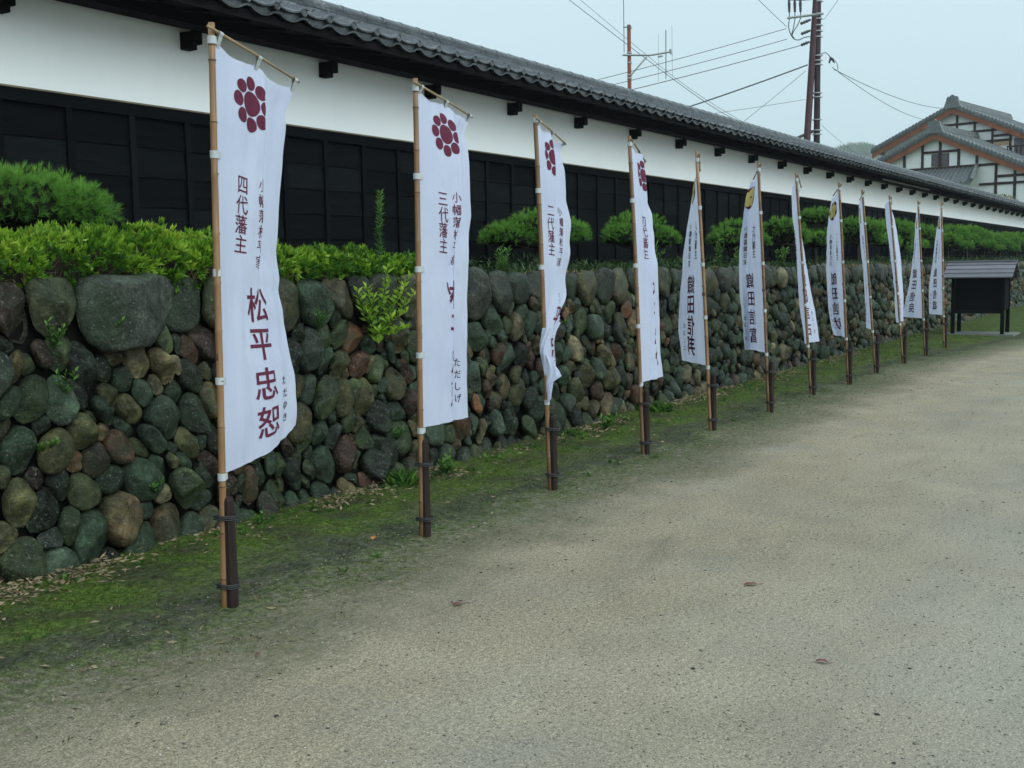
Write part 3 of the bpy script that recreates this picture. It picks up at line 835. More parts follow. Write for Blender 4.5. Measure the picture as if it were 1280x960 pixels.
ROWS, COLS = 84, 72
def cloth_grid(f):
    (bx, by), (ty, tz) = f['base'], f['top']
    Lr = f['z1']-f['z0']
    nphi = len(f['phi1'])-1
    p2 = f['phi2'] or f['phi1']
    G = np.zeros((ROWS+1, COLS+1, 3))
    for r in range(ROWS+1):
        v = Lr*r/ROWS; z = f['z1']-v
        q = v/Lr*nphi; i = min(int(q), nphi-1); t = q-i
        a1 = f['phi1'][i]*(1-t)+f['phi1'][i+1]*t; a2 = p2[i]*(1-t)+p2[i+1]*t
        vv = v*1.87/Lr
        amp = interp(f['amp'], vv); gw = interp(f['gather'], vv) if f['gather'] else 1
        w = f['w']*gw
        pts = fold_path(a1, a2, w, (interp(f['pleat'][0], vv), f['pleat'][1]), amp, ns=COLS, wob=f['wob'])
        cy = by+(ty-by)*z/tz
        for c, (x, y) in enumerate(pts):
            fr = c/COLS
            zz = z-f['droop']*fr*(1-v/Lr)+f['lift']*fr**2*(v/Lr)**5
            # scalloped top edge between the three ties, small drape ripples
            top = max(0, 1-v/.16)
            zz -= top*.022*abs(math.sin(fr*2*math.pi))**1.2
            e_ = min(1, fr*3)
            rip = e_*(.030*mnoise.noise((fr*3.2+v*.35, v*1.1, bx))+.016*mnoise.noise((fr*8+v*1.1, v*1.6, bx+5))+.006*mnoise.noise((fr*16-v*5, v*7, bx+9)))
            G[r, c] = (bx+x-math.sin(a1)*rip, cy+y+math.cos(a1)*rip, zz)
    return G
def glyph(ch, size, bold):
    """outline of one character as triangles with short edges, centred"""
    key = (ch, size, bold)
    if key in glyph.cache: return glyph.cache[key]
    cu = bpy.data.curves.new('glyph', 'FONT'); cu.body = ch; cu.size = size; cu.offset = bold*size; cu.resolution_u = 3
    ob = bpy.data.objects.new('glyph', cu); COL.objects.link(ob)
    dg = bpy.context.evaluated_depsgraph_get(); dg.update()
    me = bpy.data.meshes.new_from_object(ob.evaluated_get(dg))
    bm = bmesh.new(); bm.from_mesh(me)
    bmesh.ops.triangulate(bm, faces=bm.faces[:])
    for _ in range(4):
        long = [e for e in bm.edges if e.calc_length() > .016]
        if not long: break
        bmesh.ops.subdivide_edges(bm, edges=long, cuts=1)
        bmesh.ops.triangulate(bm, faces=[f_ for f_ in bm.faces if len(f_.verts) > 3])
    vs = np.array([v.co[:2] for v in bm.verts]); bm.verts.index_update()
    fs = [tuple(v.index for v in f_.verts) for f_ in bm.faces]
    bm.free(); bpy.data.objects.remove(ob); bpy.data.meshes.remove(me); bpy.data.curves.remove(cu)
    mn, mx = vs.min(0), vs.max(0)
    vs = vs-(mn+mx)/2
    glyph.cache[key] = (vs, fs); return vs, fs
glyph.cache = {}
def disc(r, n=20, rings=3, lobes=0, amp=0):
    vs = [(0, 0)]; fs = []
    for q in range(1, rings+1):
        for k in range(n):
            th = 2*math.pi*k/n; rr = r*q/rings*(1+(amp*abs(math.sin(lobes*th/2))-amp if lobes else 0))
            vs.append((rr*math.cos(th), rr*math.sin(th)))
    for k in range(n): fs.append((0, 1+k, 1+(k+1) % n))
    for q in range(rings-1):
        for k in range(n):
            a = 1+q*n+k; b_ = 1+q*n+(k+1) % n
            fs.append((a, a+n, b_+n, b_))
    return np.array(vs), fs
def map_to_cloth(f, G, uv, off):
    Lr = f['z1']-f['z0']
    out = []
    for s, v in uv:
        c = min(max(s/f['w']*COLS, 0), COLS-1e-4); r = min(max(v/1.85*ROWS, 0), ROWS-1e-4)
        i, j = int(r), int(c); a, b_ = r-i, c-j
        p00, p01, p10, p11 = G[i, j], G[i, j+1], G[i+1, j], G[i+1, j+1]
        p = (p00*(1-b_)+p01*b_)*(1-a)+(p10*(1-b_)+p11*b_)*a
        n = np.cross(p01-p00, p10-p00); L = np.linalg.norm(n)
        n = n/L if L > 1e-9 else np.array([0, -1, 0])
        out.append(tuple(p+n*off))
    return out
def print_part(f, G, name, items, mat, parent, off=.0016):
    m = MB()
    for (vs, fs), (s, v, rot, sx) in items:
        cr_, sr_ = math.cos(rot), math.sin(rot)
        uv = [(s+(x*cr_-y*sr_)*sx, v-(x*sr_+y*cr_)) for x, y in vs]
        for o_ in (off, -off):
            m.add(map_to_cloth(f, G, uv, o_), fs)
    return m.build(name, mat, parent)
GRP = 'white banners on bamboo poles in a row along the stone wall'
TXT = [
 ('M', '四代藩主', '松平忠恕', 'ただゆき'), ('M', '三代藩主', '松平忠恵', 'ただしげ'), ('M', '二代藩主', '松平忠福', 'ただよし'), ('M', '初代藩主', '松平忠恒', 'ただつね'),
 ('O', '八代藩主', '織田信邦', 'のぶくに'), ('O', '七代藩主', '織田信富', 'のぶとみ'), ('O', '六代藩主', '織田信右', 'のぶすけ'), ('O', '五代藩主', '織田信就', 'のぶなり'),
 ('O', '四代藩主', '織田信久', 'のぶひさ'), ('O', '三代藩主', '織田信昌', 'のぶまさ'), ('O', '二代藩主', '織田信良', 'のぶよし'), ('O', '初代藩主', '織田信雄', 'のぶかつ')]
BL = ['nearest and largest white banner, maroon disc crest above big maroon characters',
 'second banner from the left, broad and flat with a nearly blank lower half',
 'third banner from the left, twisted and knotted round its pole near the bottom',
 'fourth banner from the left, pleated cloth hanging to the right of its pole',
 'fifth banner from the left, blown left of its pole with four big mirrored characters',
 'sixth banner from the left, wide pale cloth bowed out to the left of its pole',
 'seventh banner from the left, narrow cloth folded across its pole, wedge hanging right',
 'eighth banner from the left, broad cloth with a yellow crest at its left edge',
 'ninth banner from the left, thin strip with a yellow crest left of its pole',
 'tenth banner from the left, cloth showing on both sides of its pole',
 'eleventh banner from the left, second from the notice board, widening towards the bottom',
 'twelfth and farthest banner, the one closest to the black notice board']
for bi, f in enumerate(BANNERS):
    (bx, by), (ty, tz) = f['base'], f['top']
    root = empty('banner', BL[bi], 'banner', (bx, by, 0), GRP)
    def loc(m):  # shapes are built in world space, then moved under the root
        m.v = [(x-bx, y-by, z) for x, y, z in m.v]; return m
    def pole_at(z): return Vector((bx, by+(ty-by)*z/tz, z))
    seg = 12 if bi < 5 else 8
    # bamboo pole with swollen joints
    m = MB(); pts = []; rr = []
    z = -.15; k = 0; nodes = []
    nxt = .12+.1*rng.random()
    zs = [-.15]
    while nxt < tz-.05:
        nodes.append(nxt); nxt += rng.uniform(.20, .27)
    for zn in nodes: zs += [zn-.012, zn, zn+.008]
    zs.append(tz)
    for z in zs:
        pts.append(pole_at(z)+Vector((.003*math.sin(z*3+bi), .003*math.cos(z*2.3), 0))); r_ = .0162-.0020*z/2.5
        rr.append(r_+(.0018 if z in nodes else 0))
    m.tube(pts, rr, seg)
    loc(m).build('pole', M['bamboo'], root, True)
    nm = MB()
    for zn in nodes:
        nm.tube([pole_at(zn+.001), pole_at(zn+.0055)], .0170, seg, False)
    zn = rng.choice([1.12, 1.18, 1.22]); nm.tube([pole_at(zn), pole_at(zn+.03)], .0170, seg, False)
    o_ = loc(nm).build('joint_rings', M['node'], root); o_['kind'] = 'stuff'
    # dark stake and two wire ties
    m = MB(); hs = rng.uniform(.50, .56)
    sx, sy = bx+(.023 if bi < 1 else .019), by-(.026 if bi < 1 else .014)
    m.tube([(sx, sy, -.2), (sx+.002, sy, .2), (sx-.002, sy-.002, hs-.015), (sx-.002, sy-.002, hs)], [.028, .027, .025, .019], 9)
    loc(m).build('stake', M['stake'], root, False)
    for zt_ in (.11, .42):
        m = MB(); c = Vector((bx+.012, by-.014, zt_))
        for dz in (-.006, .003, .010):
            m.tube([c+(Vector((.64,-.77,0))*.049*math.cos(a)+Vector((.77,.64,0))*.031*math.sin(a)+Vector((0,0,dz+.003*math.sin(a*2)))) for a in [2*math.pi*k/12 for k in range(13)]], .0032, 5, False)
        m.tube([c+Vector((-.03, -.03, 0)), c+Vector((-.038, -.040, .010))], .0025, 5)
        loc(m).build('wire_tie', M['wire'], root)
    # cloth
    G = cloth_grid(f)
    m = MB()
    vs = [tuple(G[r, c]) for r in range(ROWS+1) for c in range(COLS+1)]
    W1 = COLS+1
    fs = [(r*W1+c, (r+1)*W1+c, (r+1)*W1+c+1, r*W1+c+1) for r in range(ROWS) for c in range(COLS)]
    m.add(vs, fs)
    cl = loc(m).build('cloth', M['cloth'], root, True)
    if bi == 2:
        m = MB(); tab = [(-.012,.055,1.10,.03),(-.020,.035,1.05,.035),(-.034,.018,.985,.05),(-.034,.022,.94,.055),(-.024,.055,.885,.045),(-.014,.088,.82,.035),(-.004,.105,.765,.03),(.0,.050,.715,.03),(.0,.032,.66,.03),(.002,.026,.60,.028)]
        nu = 12; vs = []; dr = Vector((.52, -.854, 0)); fr_ = Vector((-.854, -.52, 0))
        for k_ in range((len(tab)-1)*5+1):
            a_ = k_/5; i_ = min(int(a_), len(tab)-2); t_ = a_-i_
            l0, r0, z0_, q0 = [tab[i_][e]*(1-t_)+tab[i_+1][e]*t_ for e in range(4)]
            for c_ in range(nu+1):
                u_ = c_/nu; w_ = l0+(r0-l0)*u_
                bul = q0*(.55+.45*math.sin(math.pi*u_))+.006*math.sin(u_*16+k_*.55)
                q_ = pole_at(z0_)+dr*w_+fr_*bul; vs.append((q_.x, q_.y, z0_-.03*u_*math.sin(k_*.12)))
        m.add(vs, [(r*(nu+1)+c, (r+1)*(nu+1)+c, (r+1)*(nu+1)+c+1, r*(nu+1)+c+1) for r in range((len(tab)-1)*5) for c in range(nu)])
        loc(m).build('knotted_fold', M['cloth'], cl, True)
    # arm stick from the pole top along the cloth's top edge
    a0, a1 = G[0, 0], G[0, COLS]
    d = Vector((a1[0]-a0[0], a1[1]-a0[1], a1[2]-a0[2])).normalized()
    ptop = pole_at(tz-.035)+Vector((0, -.020, 0))
    m = MB(); m.tube([ptop-d*.05, ptop+d*.30+Vector((0,0,.004)), ptop+d*.655], [.0068, .0062, .0055], 7)
    loc(m).build('crossbar', M['stick'], root, True)
    for c in (2, COLS//2, COLS-1):
        fr = c/COLS
        q = ptop+d*(.02+.61*fr); e_ = Vector(G[1, c])
        m = MB()
        side = Vector((d.x, d.y, d.z))*.013
        for sgn in (-.009, .009):
            off_ = Vector((0, sgn, 0))
            m.add([q-side+off_, q+side+off_, e_+side*.8, e_-side*.8], [(0, 1, 2, 3)])
        m.tube([q-side, q+side], .0105, 8, False)
        loc(m).build('tie_loop', M['loop'], root)
    # loops round the pole
    zl = [f['z1']-.0, 2.0, 1.5, 1.03, f['z0']-.015]
    for k, z in enumerate(zl):
        m = MB(); p = pole_at(z); hh_ = .016
        m.tube([p-Vector((0,0,hh_)), p+Vector((0,0,hh_))], .0188, 12, True)
        r_ = int(min(max((f['z1']-z)/(f['z1']-f['z0']), 0), 1)*ROWS)
        e_ = Vector(G[r_, 3 if k < 4 else 2]); s_ = p+Vector((0, -.018, 0))
        m.add([s_+Vector((0,0,-hh_)), s_+Vector((0,0,hh_)), (e_.x, e_.y-.003, z+hh_*.9), (e_.x, e_.y-.003, z-hh_*.9)], [(0,1,2,3)])
        loc(m).build('pole_loop', M['loop'], root)
    # printed crest and writing, both faces
    kind, rank, nm_, kana = TXT[bi]
    fl_ = dict(f); 
    Gl = G-np.array([bx, by, 0])
    jr = lambda: rng.uniform(-.03, .03)
    if kind == 'M':
        print_part(f, Gl, 'crest_disc', [(disc(.056, 24, 4), (.255, .185, 0, 1))], M['ink'], cl)
        for k in range(8):
            a = math.pi*2*k/8
            print_part(f, Gl, 'crest_disc', [(disc(.0335, 18, 3), (.255+.094*math.cos(a), .185+.094*math.sin(a), 0, 1))], M['ink'], cl)
        fam = '小幡藩松平家'
    else:
        print_part(f, Gl, 'crest', [(disc(.128, 40, 7, 5, .08), (.40, .20, .3, 1))], M['ink'], cl)
        for k in range(5):
            a = math.pi*2*k/5-math.pi/2
            print_part(f, Gl, 'crest_petal', [(disc(.046, 16, 3), (.40+.066*math.cos(a), .20+.066*math.sin(a), 0, 1))], M['gold'], cl, .0026+.0002*k)
        print_part(f, Gl, 'crest_petal', [(disc(.05, 16, 3), (.40, .20, 0, 1))], M['gold'], cl, .0038)
        print_part(f, Gl, 'crest_centre', [(disc(.014, 10, 2), (.40, .20, 0, 1))], M['ink'], cl, .0044)
        fam = '小幡藩織田家'
    ink = M['ink'] if kind == 'M' else M['inkdark']
    def write(text, size, bold, s, v, dv, mat):
        for k, ch in enumerate(text):
            cplx = ch in '藩織幡恵'
            s_, r_ = s+rng.uniform(-.003,.003), jr()
            gl_ = glyph(ch, size, 0.0 if cplx else bold)
            if cplx:    # dense characters are thickened by a second, slightly shifted stroke
                w2 = size*.010
                print_part(f, Gl, 'character', [(gl_, (s_-w2, v+dv*k, r_, .95)), (gl_, (s_+w2, v+dv*k+w2*.6, r_, .95))], mat, cl, .0022)
            else:
                print_part(f, Gl, 'character', [(gl_, (s_, v+dv*k, r_, .95))], mat, cl, .0022)
    write(rank, .092, .001, .20, .56, .088, ink)
    write(fam, .066, .0, [.352, .318][bi] if bi < 2 else .42, .535, .072, ink)
    write(nm_, .200 if bi == 4 else .175, .016 if bi == 4 else .012, .345, 1.10, .195, M['ink'])
    write(kana, .056, .004, .495, 1.50, .073, M['inkdark'])

# ================================================================== vegetation
def shade_attr(o, vals):
    a = o.data.attributes.new('shade', 'FLOAT', 'POINT')
    a.data.foreach_set('value', np.asarray(vals, dtype=np.float32))
def leaf_mesh(name, base, dirs, length, width, mat, shade, parent=None, fold=.25, droop=0.0, kind=None):
    """diamond shaped leaves, 4 verts / 2 triangles each, numpy arrays"""
    n = len(base)
    d = dirs/np.linalg.norm(dirs, axis=1, keepdims=True)
    rnd = nrng.normal(size=(n, 3))
    s = np.cross(d, rnd); s /= np.linalg.norm(s, axis=1, keepdims=True)+1e-9
    u = np.cross(s, d)
    L = length[:, None]; W = width[:, None]
    mid = base+d*L*.45
    v0 = base; v1 = mid+s*W*.5+u*W*fold; v2 = base+d*L-np.array([0, 0, 1])*L*droop; v3 = mid-s*W*.5+u*W*fold
    V = np.stack([v0, v1, v2, v3], 1).reshape(-1, 3)
    idx = np.arange(n)*4
    F = np.concatenate([np.stack([idx, idx+1, idx+2], 1), np.stack([idx, idx+2, idx+3], 1)])
    o = np_mesh(name, V, F, mat, parent)
    sh = np.repeat(shade, 4)
    shade_attr(o, sh)
    if kind: o['kind'] = kind
    return o
def rosettes(pts, nrm, per, length, width, spread=.9):
    """tufts of leaves round each shoot tip"""
    n = len(pts)
    base = np.repeat(pts, per, 0); nn = np.repeat(nrm, per, 0)
    d = nn+nrng.normal(size=(n*per, 3))*spread*.6
    d[:, 2] += .15
    L = length*nrng.uniform(.6, 1.25, n*per); W = width*nrng.uniform(.8, 1.2, n*per)
    return base+nrng.normal(size=base.shape)*.004, d, L, W

# clipped azalea hedge along the wall top, left part
hedge = empty('azalea_hedge', 'bright yellow green azalea hedge on top of the stone wall, left end of the picture', 'hedge', (4.6, 5.5, 1.45))
def hedge_top(x): return np.interp(x, [1.5, 4.2, 5.1, 5.6, 6.3, 6.8, 7.5], [.245, .25, .235, .17, .13, .10, .07])+.022*np.sin(x*6.1)+.018*np.sin(x*13)
def hedge_pts(n, xa, xb):
    x = nrng.uniform(xa, xb, n); t = nrng.uniform(0, 1, n)
    top = hedge_top(x)
    th = t*math.pi*.78
    yc, wd = 5.46, .45
    front = yc-wd*np.cos(th)
    zz = np.sin(np.minimum(th, math.pi/2+.0*th))*0+np.sin(th)**.55*top
    lump = 1+.10*np.sin(x*9+front*7)+.08*np.sin(x*17-front*11)
    z = 1.455+zz*lump
    y = front+nrng.normal(size=n)*.015
    nrm = np.stack([nrng.normal(size=n)*.25, -np.cos(th), np.sin(th)+.5], 1)
    return np.stack([x, y, z], 1), nrm
P_, Nn = hedge_pts(6300, .6, 7.45)
gap = (np.sin(P_[:, 0]*4.3+1)+np.sin(P_[:, 0]*9.7)+nrng.uniform(-1, 1, len(P_)) > -1.45) | (P_[:, 2] > 1.58)
P_, Nn = P_[gap], Nn[gap]
k_ = 420
xe = nrng.uniform(.6, 7.3, k_)
low = np.stack([xe, nrng.uniform(4.99, 5.1, k_), 1.47+nrng.uniform(-.05, .10, k_)], 1); ln = np.stack([nrng.normal(size=k_)*.3, -np.ones(k_), nrng.uniform(-.4, .6, k_)], 1)
P_ = np.concatenate([P_, low]); Nn = np.concatenate([Nn, ln])
P_ += nrng.normal(size=P_.shape)*np.array([.016, .016, .022])
b_, d_, L_, W_ = rosettes(P_, Nn, 8, .047, .017, 1.0)
off = np.array([4.6, 5.5, 1.45])
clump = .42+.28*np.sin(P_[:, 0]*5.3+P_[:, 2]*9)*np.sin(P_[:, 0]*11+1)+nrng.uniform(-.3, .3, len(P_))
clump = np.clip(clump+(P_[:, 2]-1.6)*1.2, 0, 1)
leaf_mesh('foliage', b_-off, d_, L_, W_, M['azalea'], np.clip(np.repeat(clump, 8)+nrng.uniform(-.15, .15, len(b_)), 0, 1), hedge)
m = MB()
nx = 60
vs = []
for i in range(nx+1):
    x = .6+6.7*i/nx; tp = float(hedge_top(x))*.86
    for j in range(7):
        th = math.pi*.9*j/6
        vs.append((x-4.6, 5.48-.38*math.cos(th)-5.5, math.sin(th)**.6*tp if 0 < j < 6 else -.03))
m.add(vs, [(i*7+j, i*7+j+1, (i+1)*7+j+1, (i+1)*7+j) for i in range(nx) for j in range(6)])
m.build('twig_mass', M['twig'], hedge, True)
m = MB()
for _ in range(420):
    x = rng.uniform(2, 7.2); y = rng.uniform(5.04, 5.2); z = 1.44+rng.uniform(0, .1)
    m.tube([(x-4.6, y-5.5, z-1.45), (x-4.6+rng.uniform(-.06,.06), y-5.5-rng.uniform(0,.05), z-1.45+rng.uniform(-.04,.09))], [.0025, .001], 3, False)
o = m.build('dead_twigs', M['litter'], hedge); o['kind'] = 'stuff'

# low growth on the bank
n = 26000
x = X0+5+(55)*nrng.uniform(0, 1, n)**1.7; y = nrng.uniform(5.12, 6.7, n)
z = 1.45-.0016*(x-8)+nrng.uniform(-.01, .05, n)*(1+1.2*(np.sin(x*2.1)+np.sin(x*.9+y*3)))
keep = (np.sin(x*1.7+y*2)+np.sin(x*.63)+nrng.uniform(-1, 1, n) > -.7) & (x > 6.6)
pts = np.stack([x, y, z], 1)[keep]
k = len(pts)
d = nrng.normal(size=(k, 3))*.6+np.array([0, -.15, .8])
o = leaf_mesh('bank_ground_cover', pts, d, nrng.uniform(.03, .085, k)*(1+pts[:, 0]/60), nrng.uniform(.008, .02, k)*(1+pts[:, 0]/40), M['cover'], nrng.uniform(0, 1, k), kind='stuff')
n = 2600
x = nrng.uniform(7.2, 30, n); y = nrng.uniform(5.05, 5.3, n)
pts = np.stack([x, y, 1.435+0*x], 1); keep = (np.sin(x*2.9)+np.sin(x*1.3+2) > .2); pts = pts[keep]; k = len(pts)
leaf_mesh('dry_grass_on_bank', pts, nrng.normal(size=(k, 3))*.8+np.array([0,-.3,.35]), nrng.uniform(.03, .09, k), nrng.uniform(.003, .006, k), M['litter'], nrng.uniform(0, 1, k), kind='stuff')

# pruned pines
def pine_meshes(pads, tufts, per, nlen, nwid):
    B = []; D = []; S = []
    for (cx, cy, cz, rx, rz) in pads:
        n = int(tufts*(rx/.5)**2)
        th = nrng.uniform(0, 2*math.pi, n); u = nrng.uniform(-.32, 1, n)
        r = np.sqrt(np.clip(1-u*u, 0, 1))
        k = nrng.uniform(.72, 1.0, n)
        lump = 1+.10*np.sin(th*3+cx*5)+.07*np.sin(th*7+u*5)
        px = cx+np.cos(th)*r*rx*k*lump; py = cy+np.sin(th)*r*rx*.85*k*lump; pz = cz+u*rz*k*(1+.12*np.sin(th*5+1))
        nn = np.stack([np.cos(th)*r*1.0, np.sin(th)*r*1.0, np.maximum(u, -.1)*1.1+.55], 1)
        base = np.repeat(np.stack([px, py, pz], 1), per, 0); nrm = np.repeat(nn, per, 0)
        d = nrm*.8+np.repeat(nrng.normal(size=(n, 3))*.28, per, 0)+nrng.normal(size=(len(base), 3))*.40
        B.append(base); D.append(d)
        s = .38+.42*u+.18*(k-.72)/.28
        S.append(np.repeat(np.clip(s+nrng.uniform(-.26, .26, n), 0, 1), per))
    B = np.concatenate(B); D = np.concatenate(D); S = np.concatenate(S)
    n = len(B)
    d = D/np.linalg.norm(D, axis=1, keepdims=True)
    s = np.cross(d, nrng.normal(size=(n, 3))); s /= np.linalg.norm(s, axis=1, keepdims=True)
    L = (nlen*nrng.uniform(.7, 1.15, n))[:, None]
    V = np.stack([B-s*nwid/2, B+s*nwid/2, B+d*L], 1).reshape(-1, 3)
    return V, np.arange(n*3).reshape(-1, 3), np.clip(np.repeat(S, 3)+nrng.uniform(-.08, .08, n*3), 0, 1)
def pine(loc, label, pads, tufts, per, nlen, nwid, lean=(0.0, 0.0), dead=False):
    root = empty('pine_tree', label, 'pine tree', loc, 'cloud pruned pines along the wall top')
    V, F, S = pine_meshes(pads, tufts, per, nlen, nwid)
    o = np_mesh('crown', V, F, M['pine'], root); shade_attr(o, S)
    # trunk and limbs reaching each pad
    m = MB()
    hz = min(p[2] for p in pads)
    knee = Vector((lean[0]*.6, lean[1]*.6, hz*.5))
    m.tube([(0, 0, -.1), (lean[0]*.15, 0, hz*.25), knee, (lean[0]*1.2, lean[1], hz*.92)], [.06, .05, .042, .026], 8)
    for (cx, cy, cz, rx, rz) in pads:
        for k in range(9):
            a = 2*math.pi*k/9+rng.uniform(-.3, .3); q = rng.uniform(.45, .85)
            e_ = (cx+math.cos(a)*rx*q, cy+math.sin(a)*rx*.8*q, cz-rz*.12)
            mid = ((lean[0]*1.1+e_[0])/2+rng.uniform(-.04,.04), (lean[1]+e_[1])/2, (hz*.82+cz-rz*.6)/2+rng.uniform(-.02,.02))
            m.tube([(lean[0]*1.15, lean[1], hz*.85), mid, e_], [.018, .012, .005], 5, False)
            for _ in range(7):
                t_ = rng.uniform(.35, 1)
                p = Vector(mid).lerp(Vector(e_), t_)
                m.tube([p, p+Vector((rng.uniform(-.12,.12), rng.uniform(-.12,.12), rng.uniform(-.05,.12)))], [.005, .002], 3, False)
    m.build('trunk', M['bark'], root, True)
    # near-black core standing in for the shade inside each pad
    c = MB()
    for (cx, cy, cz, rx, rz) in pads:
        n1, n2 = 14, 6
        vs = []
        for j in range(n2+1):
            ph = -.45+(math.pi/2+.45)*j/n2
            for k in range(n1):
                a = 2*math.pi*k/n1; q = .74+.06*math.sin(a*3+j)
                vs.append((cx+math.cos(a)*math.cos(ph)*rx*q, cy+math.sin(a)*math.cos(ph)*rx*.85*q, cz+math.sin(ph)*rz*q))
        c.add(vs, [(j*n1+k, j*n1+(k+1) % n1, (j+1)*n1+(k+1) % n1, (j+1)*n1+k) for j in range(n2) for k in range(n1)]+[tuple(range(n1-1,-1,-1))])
    c.build('shade_core', M['core'], root, True)
    return root
pine((4.30, 5.95, 1.43), 'nearest pine with one wide flat green pad, above the hedge left of the first banner', [(-.10, .05, .46, .47, .24), (.18, -.02, .45, .34, .19), (-.50, .1, .42, .36, .18)], 950, 22, .062, .0036)
pine((10.30, 6.0, 1.43), 'round pruned pine behind the third banner, trunk curving to the right', [(.0, 0, .42, .46, .22), (.36, -.2, .40, .32, .17), (-.36, .1, .36, .34, .14)], 620, 14, .065, .0058, (.1, 0))
pine((12.85, 6.0, 1.43), 'round pruned pine right behind the fourth banner', [(0, 0, .47, .44, .24), (.32, -.15, .38, .34, .17), (-.32, 0, .40, .34, .17)], 560, 14, .065, .0065, (.08, 0))
pine((16.4, 6.0, 1.42), 'low broad pine between the fifth and sixth banner', [(0, 0, .50, .46, .23), (.4, -.1, .40, .36, .17), (-.4, 0, .42, .34, .17)], 430, 12, .07, .008)
pine((18.6, 6.0, 1.42), 'pine showing right of the sixth banner pole', [(0, 0, .60, .44, .24), (.5, 0, .48, .40, .20)], 400, 12, .07, .009)
pine((20.7, 6.05, 1.42), 'two storeyed pine with its upper pad between the seventh and eighth banner', [(.1, 0, .86, .48, .20), (-.3, -.1, .46, .40, .18), (.55, 0, .50, .44, .20)], 400, 12, .07, .009)
pine((23.6, 6.0, 1.41), 'pine filling the gap between the eighth and ninth banner', [(0, 0, .72, .60, .25), (.6, 0, .55, .5, .22)], 280, 12, .09, .011)
pine((26.6, 6.0, 1.41), 'pine between the ninth and tenth banner', [(0, 0, .76, .62, .26), (.7, 0, .55, .55, .24), (-.7, 0, .50, .45, .2)], 260, 12, .095, .012)
pine((29.4, 6.0, 1.40), 'pine between the tenth and eleventh banner', [(0, 0, .70, .65, .28), (-.6, 0, .45, .45, .2)], 260, 12, .095, .013)
far_p = [(33.6,'leftmost pine above the notice board roof'), (36.6,'second pine above the notice board roof, sloping down to the right'), (39.8,'third pine above the notice board roof'), (43.4,'fourth pine above the notice board roof, lighter topped'), (47.6,'rightmost small pine far down the wall'), (52.5,'farthest pine at the right edge of the picture')]
for q, (x, lb) in enumerate(far_p):
    z_ = .62+.06*math.sin(q*2)
    pine((x, 6.05, 1.40), lb, [(0, 0, z_+.12, .75, .30), (.9, 0, z_-.12, .60, .25), (-.7, -.1, z_-.05, .55, .24)], 210, 10, .11, .018)

# plants: stems with leaves
def stem_plant(name, loc, label, cat, stems, leaf_len, leaf_w, mat, group=None):
    """stems: list of (tip offset, leaves, start fraction)"""
    root = empty(name, label, cat, loc, group)
    m = MB(); B = []; D = []; S = []
    for tip, nl, f0 in stems:
        tip = Vector(tip); bend = Vector((rng.uniform(-.2,.2), rng.uniform(-.2,.1), .25))*tip.length*.4
        P = [Vector((0,0,0)), tip*.5+bend*.5, tip]
        m.tube([P[0], P[0].lerp(P[1], .5), P[1], P[1].lerp(P[2], .5), P[2]], [.004, .0035, .003, .0025, .0015], 5, False)
        for k in range(nl):
            t = f0+(1-f0)*k/max(1, nl-1)
            p = P[0].lerp(P[1], t*2) if t < .5 else P[1].lerp(P[2], t*2-1)
            a = k*2.4+rng.uniform(-.4,.4)
            B.append(tuple(p)); D.append((math.cos(a)*.9, math.sin(a)*.9, .45+.6*t+rng.uniform(-.25,.25))); S.append(min(1, .35+.5*t+rng.uniform(-.15,.15)))
    m.build('stem', M['weed'], root, True)
    n = len(B)
    leaf_mesh('leaves', np.array(B), np.array(D), leaf_len*nrng.uniform(.7, 1.2, n), leaf_w*nrng.uniform(.8, 1.2, n), mat, np.array(S), root, droop=.12)
    return root
def rs(n, sp, h, nl, f0=.2):
    return [((rng.uniform(-sp, sp), rng.uniform(-sp, sp*.3), h*rng.uniform(.6, 1.1)), nl, f0) for _ in range(n)]
root = stem_plant('tall_weed', (7.17, 5.6, 1.45), 'tall slender weed standing alone against the black boards, above the second banner gap', 'weed', [((.02, 0, .66), 150, .1)], .06, .011, M['weed'])
stem_plant('wall_shrub', (6.22, 4.93, 1.02), 'large leafy plant hanging from the wall stones left of the second banner', 'plant',
   [((.05,-.10,.40),26,.1), ((.20,-.12,.34),26,.1), ((-.12,-.1,.30),24,.1), ((.28,-.08,.18),22,.1), ((-.2,-.1,.36),20,.3), ((.02,-.14,.15),22,.1), ((.12,-.1,.02),20,.1), ((-.1,-.12,-.03),18,.2), ((.3,-.05,.36),20,.3), ((.1,-.06,.50),22,.3), ((-.22,-.1,.22),22,.2), ((-.3,-.1,.34),20,.3), ((.38,-.08,.30),20,.3), ((.24,-.12,.06),22,.2), ((-.14,-.14,.06),22,.2), ((.34,-.08,.44),18,.4)], .072, .022, M['azalea'])
for (x, y, z, n, h, lb) in [(3.62, 4.93, 1.13, 5, .13, 'small leafy sprout in the wall joint near the left edge, upper one'),
    (3.68, 4.92, .84, 4, .15, 'small leafy sprout in the wall joint near the left edge, lower one'),
    (3.96, 4.93, 1.17, 4, .12, 'small bright sprout under the big flat boulder of the wall'),
    (3.50, 4.88, .62, 4, .06, 'tiny sprout low in the wall at the left edge'),
    (4.16, 4.86, .30, 3, .07, 'tiny sprout low in the wall between the left edge and first banner'),
    (5.62, 4.92, 1.12, 4, .12, 'sprout in the wall just right of the first banner cloth'),
    (6.38, 4.88, .28, 4, .10, 'leafy sprout low in the wall beside the second banner pole'),
    (8.95, 4.94, .95, 3, .09, 'sprout in the wall left of the third banner knot')]:
    stem_plant('wall_sprout', (x, y, z), lb, 'sprout', rs(n, .08, h, 9), .045, .015, M['weed'], 'sprouts growing in the wall joints')
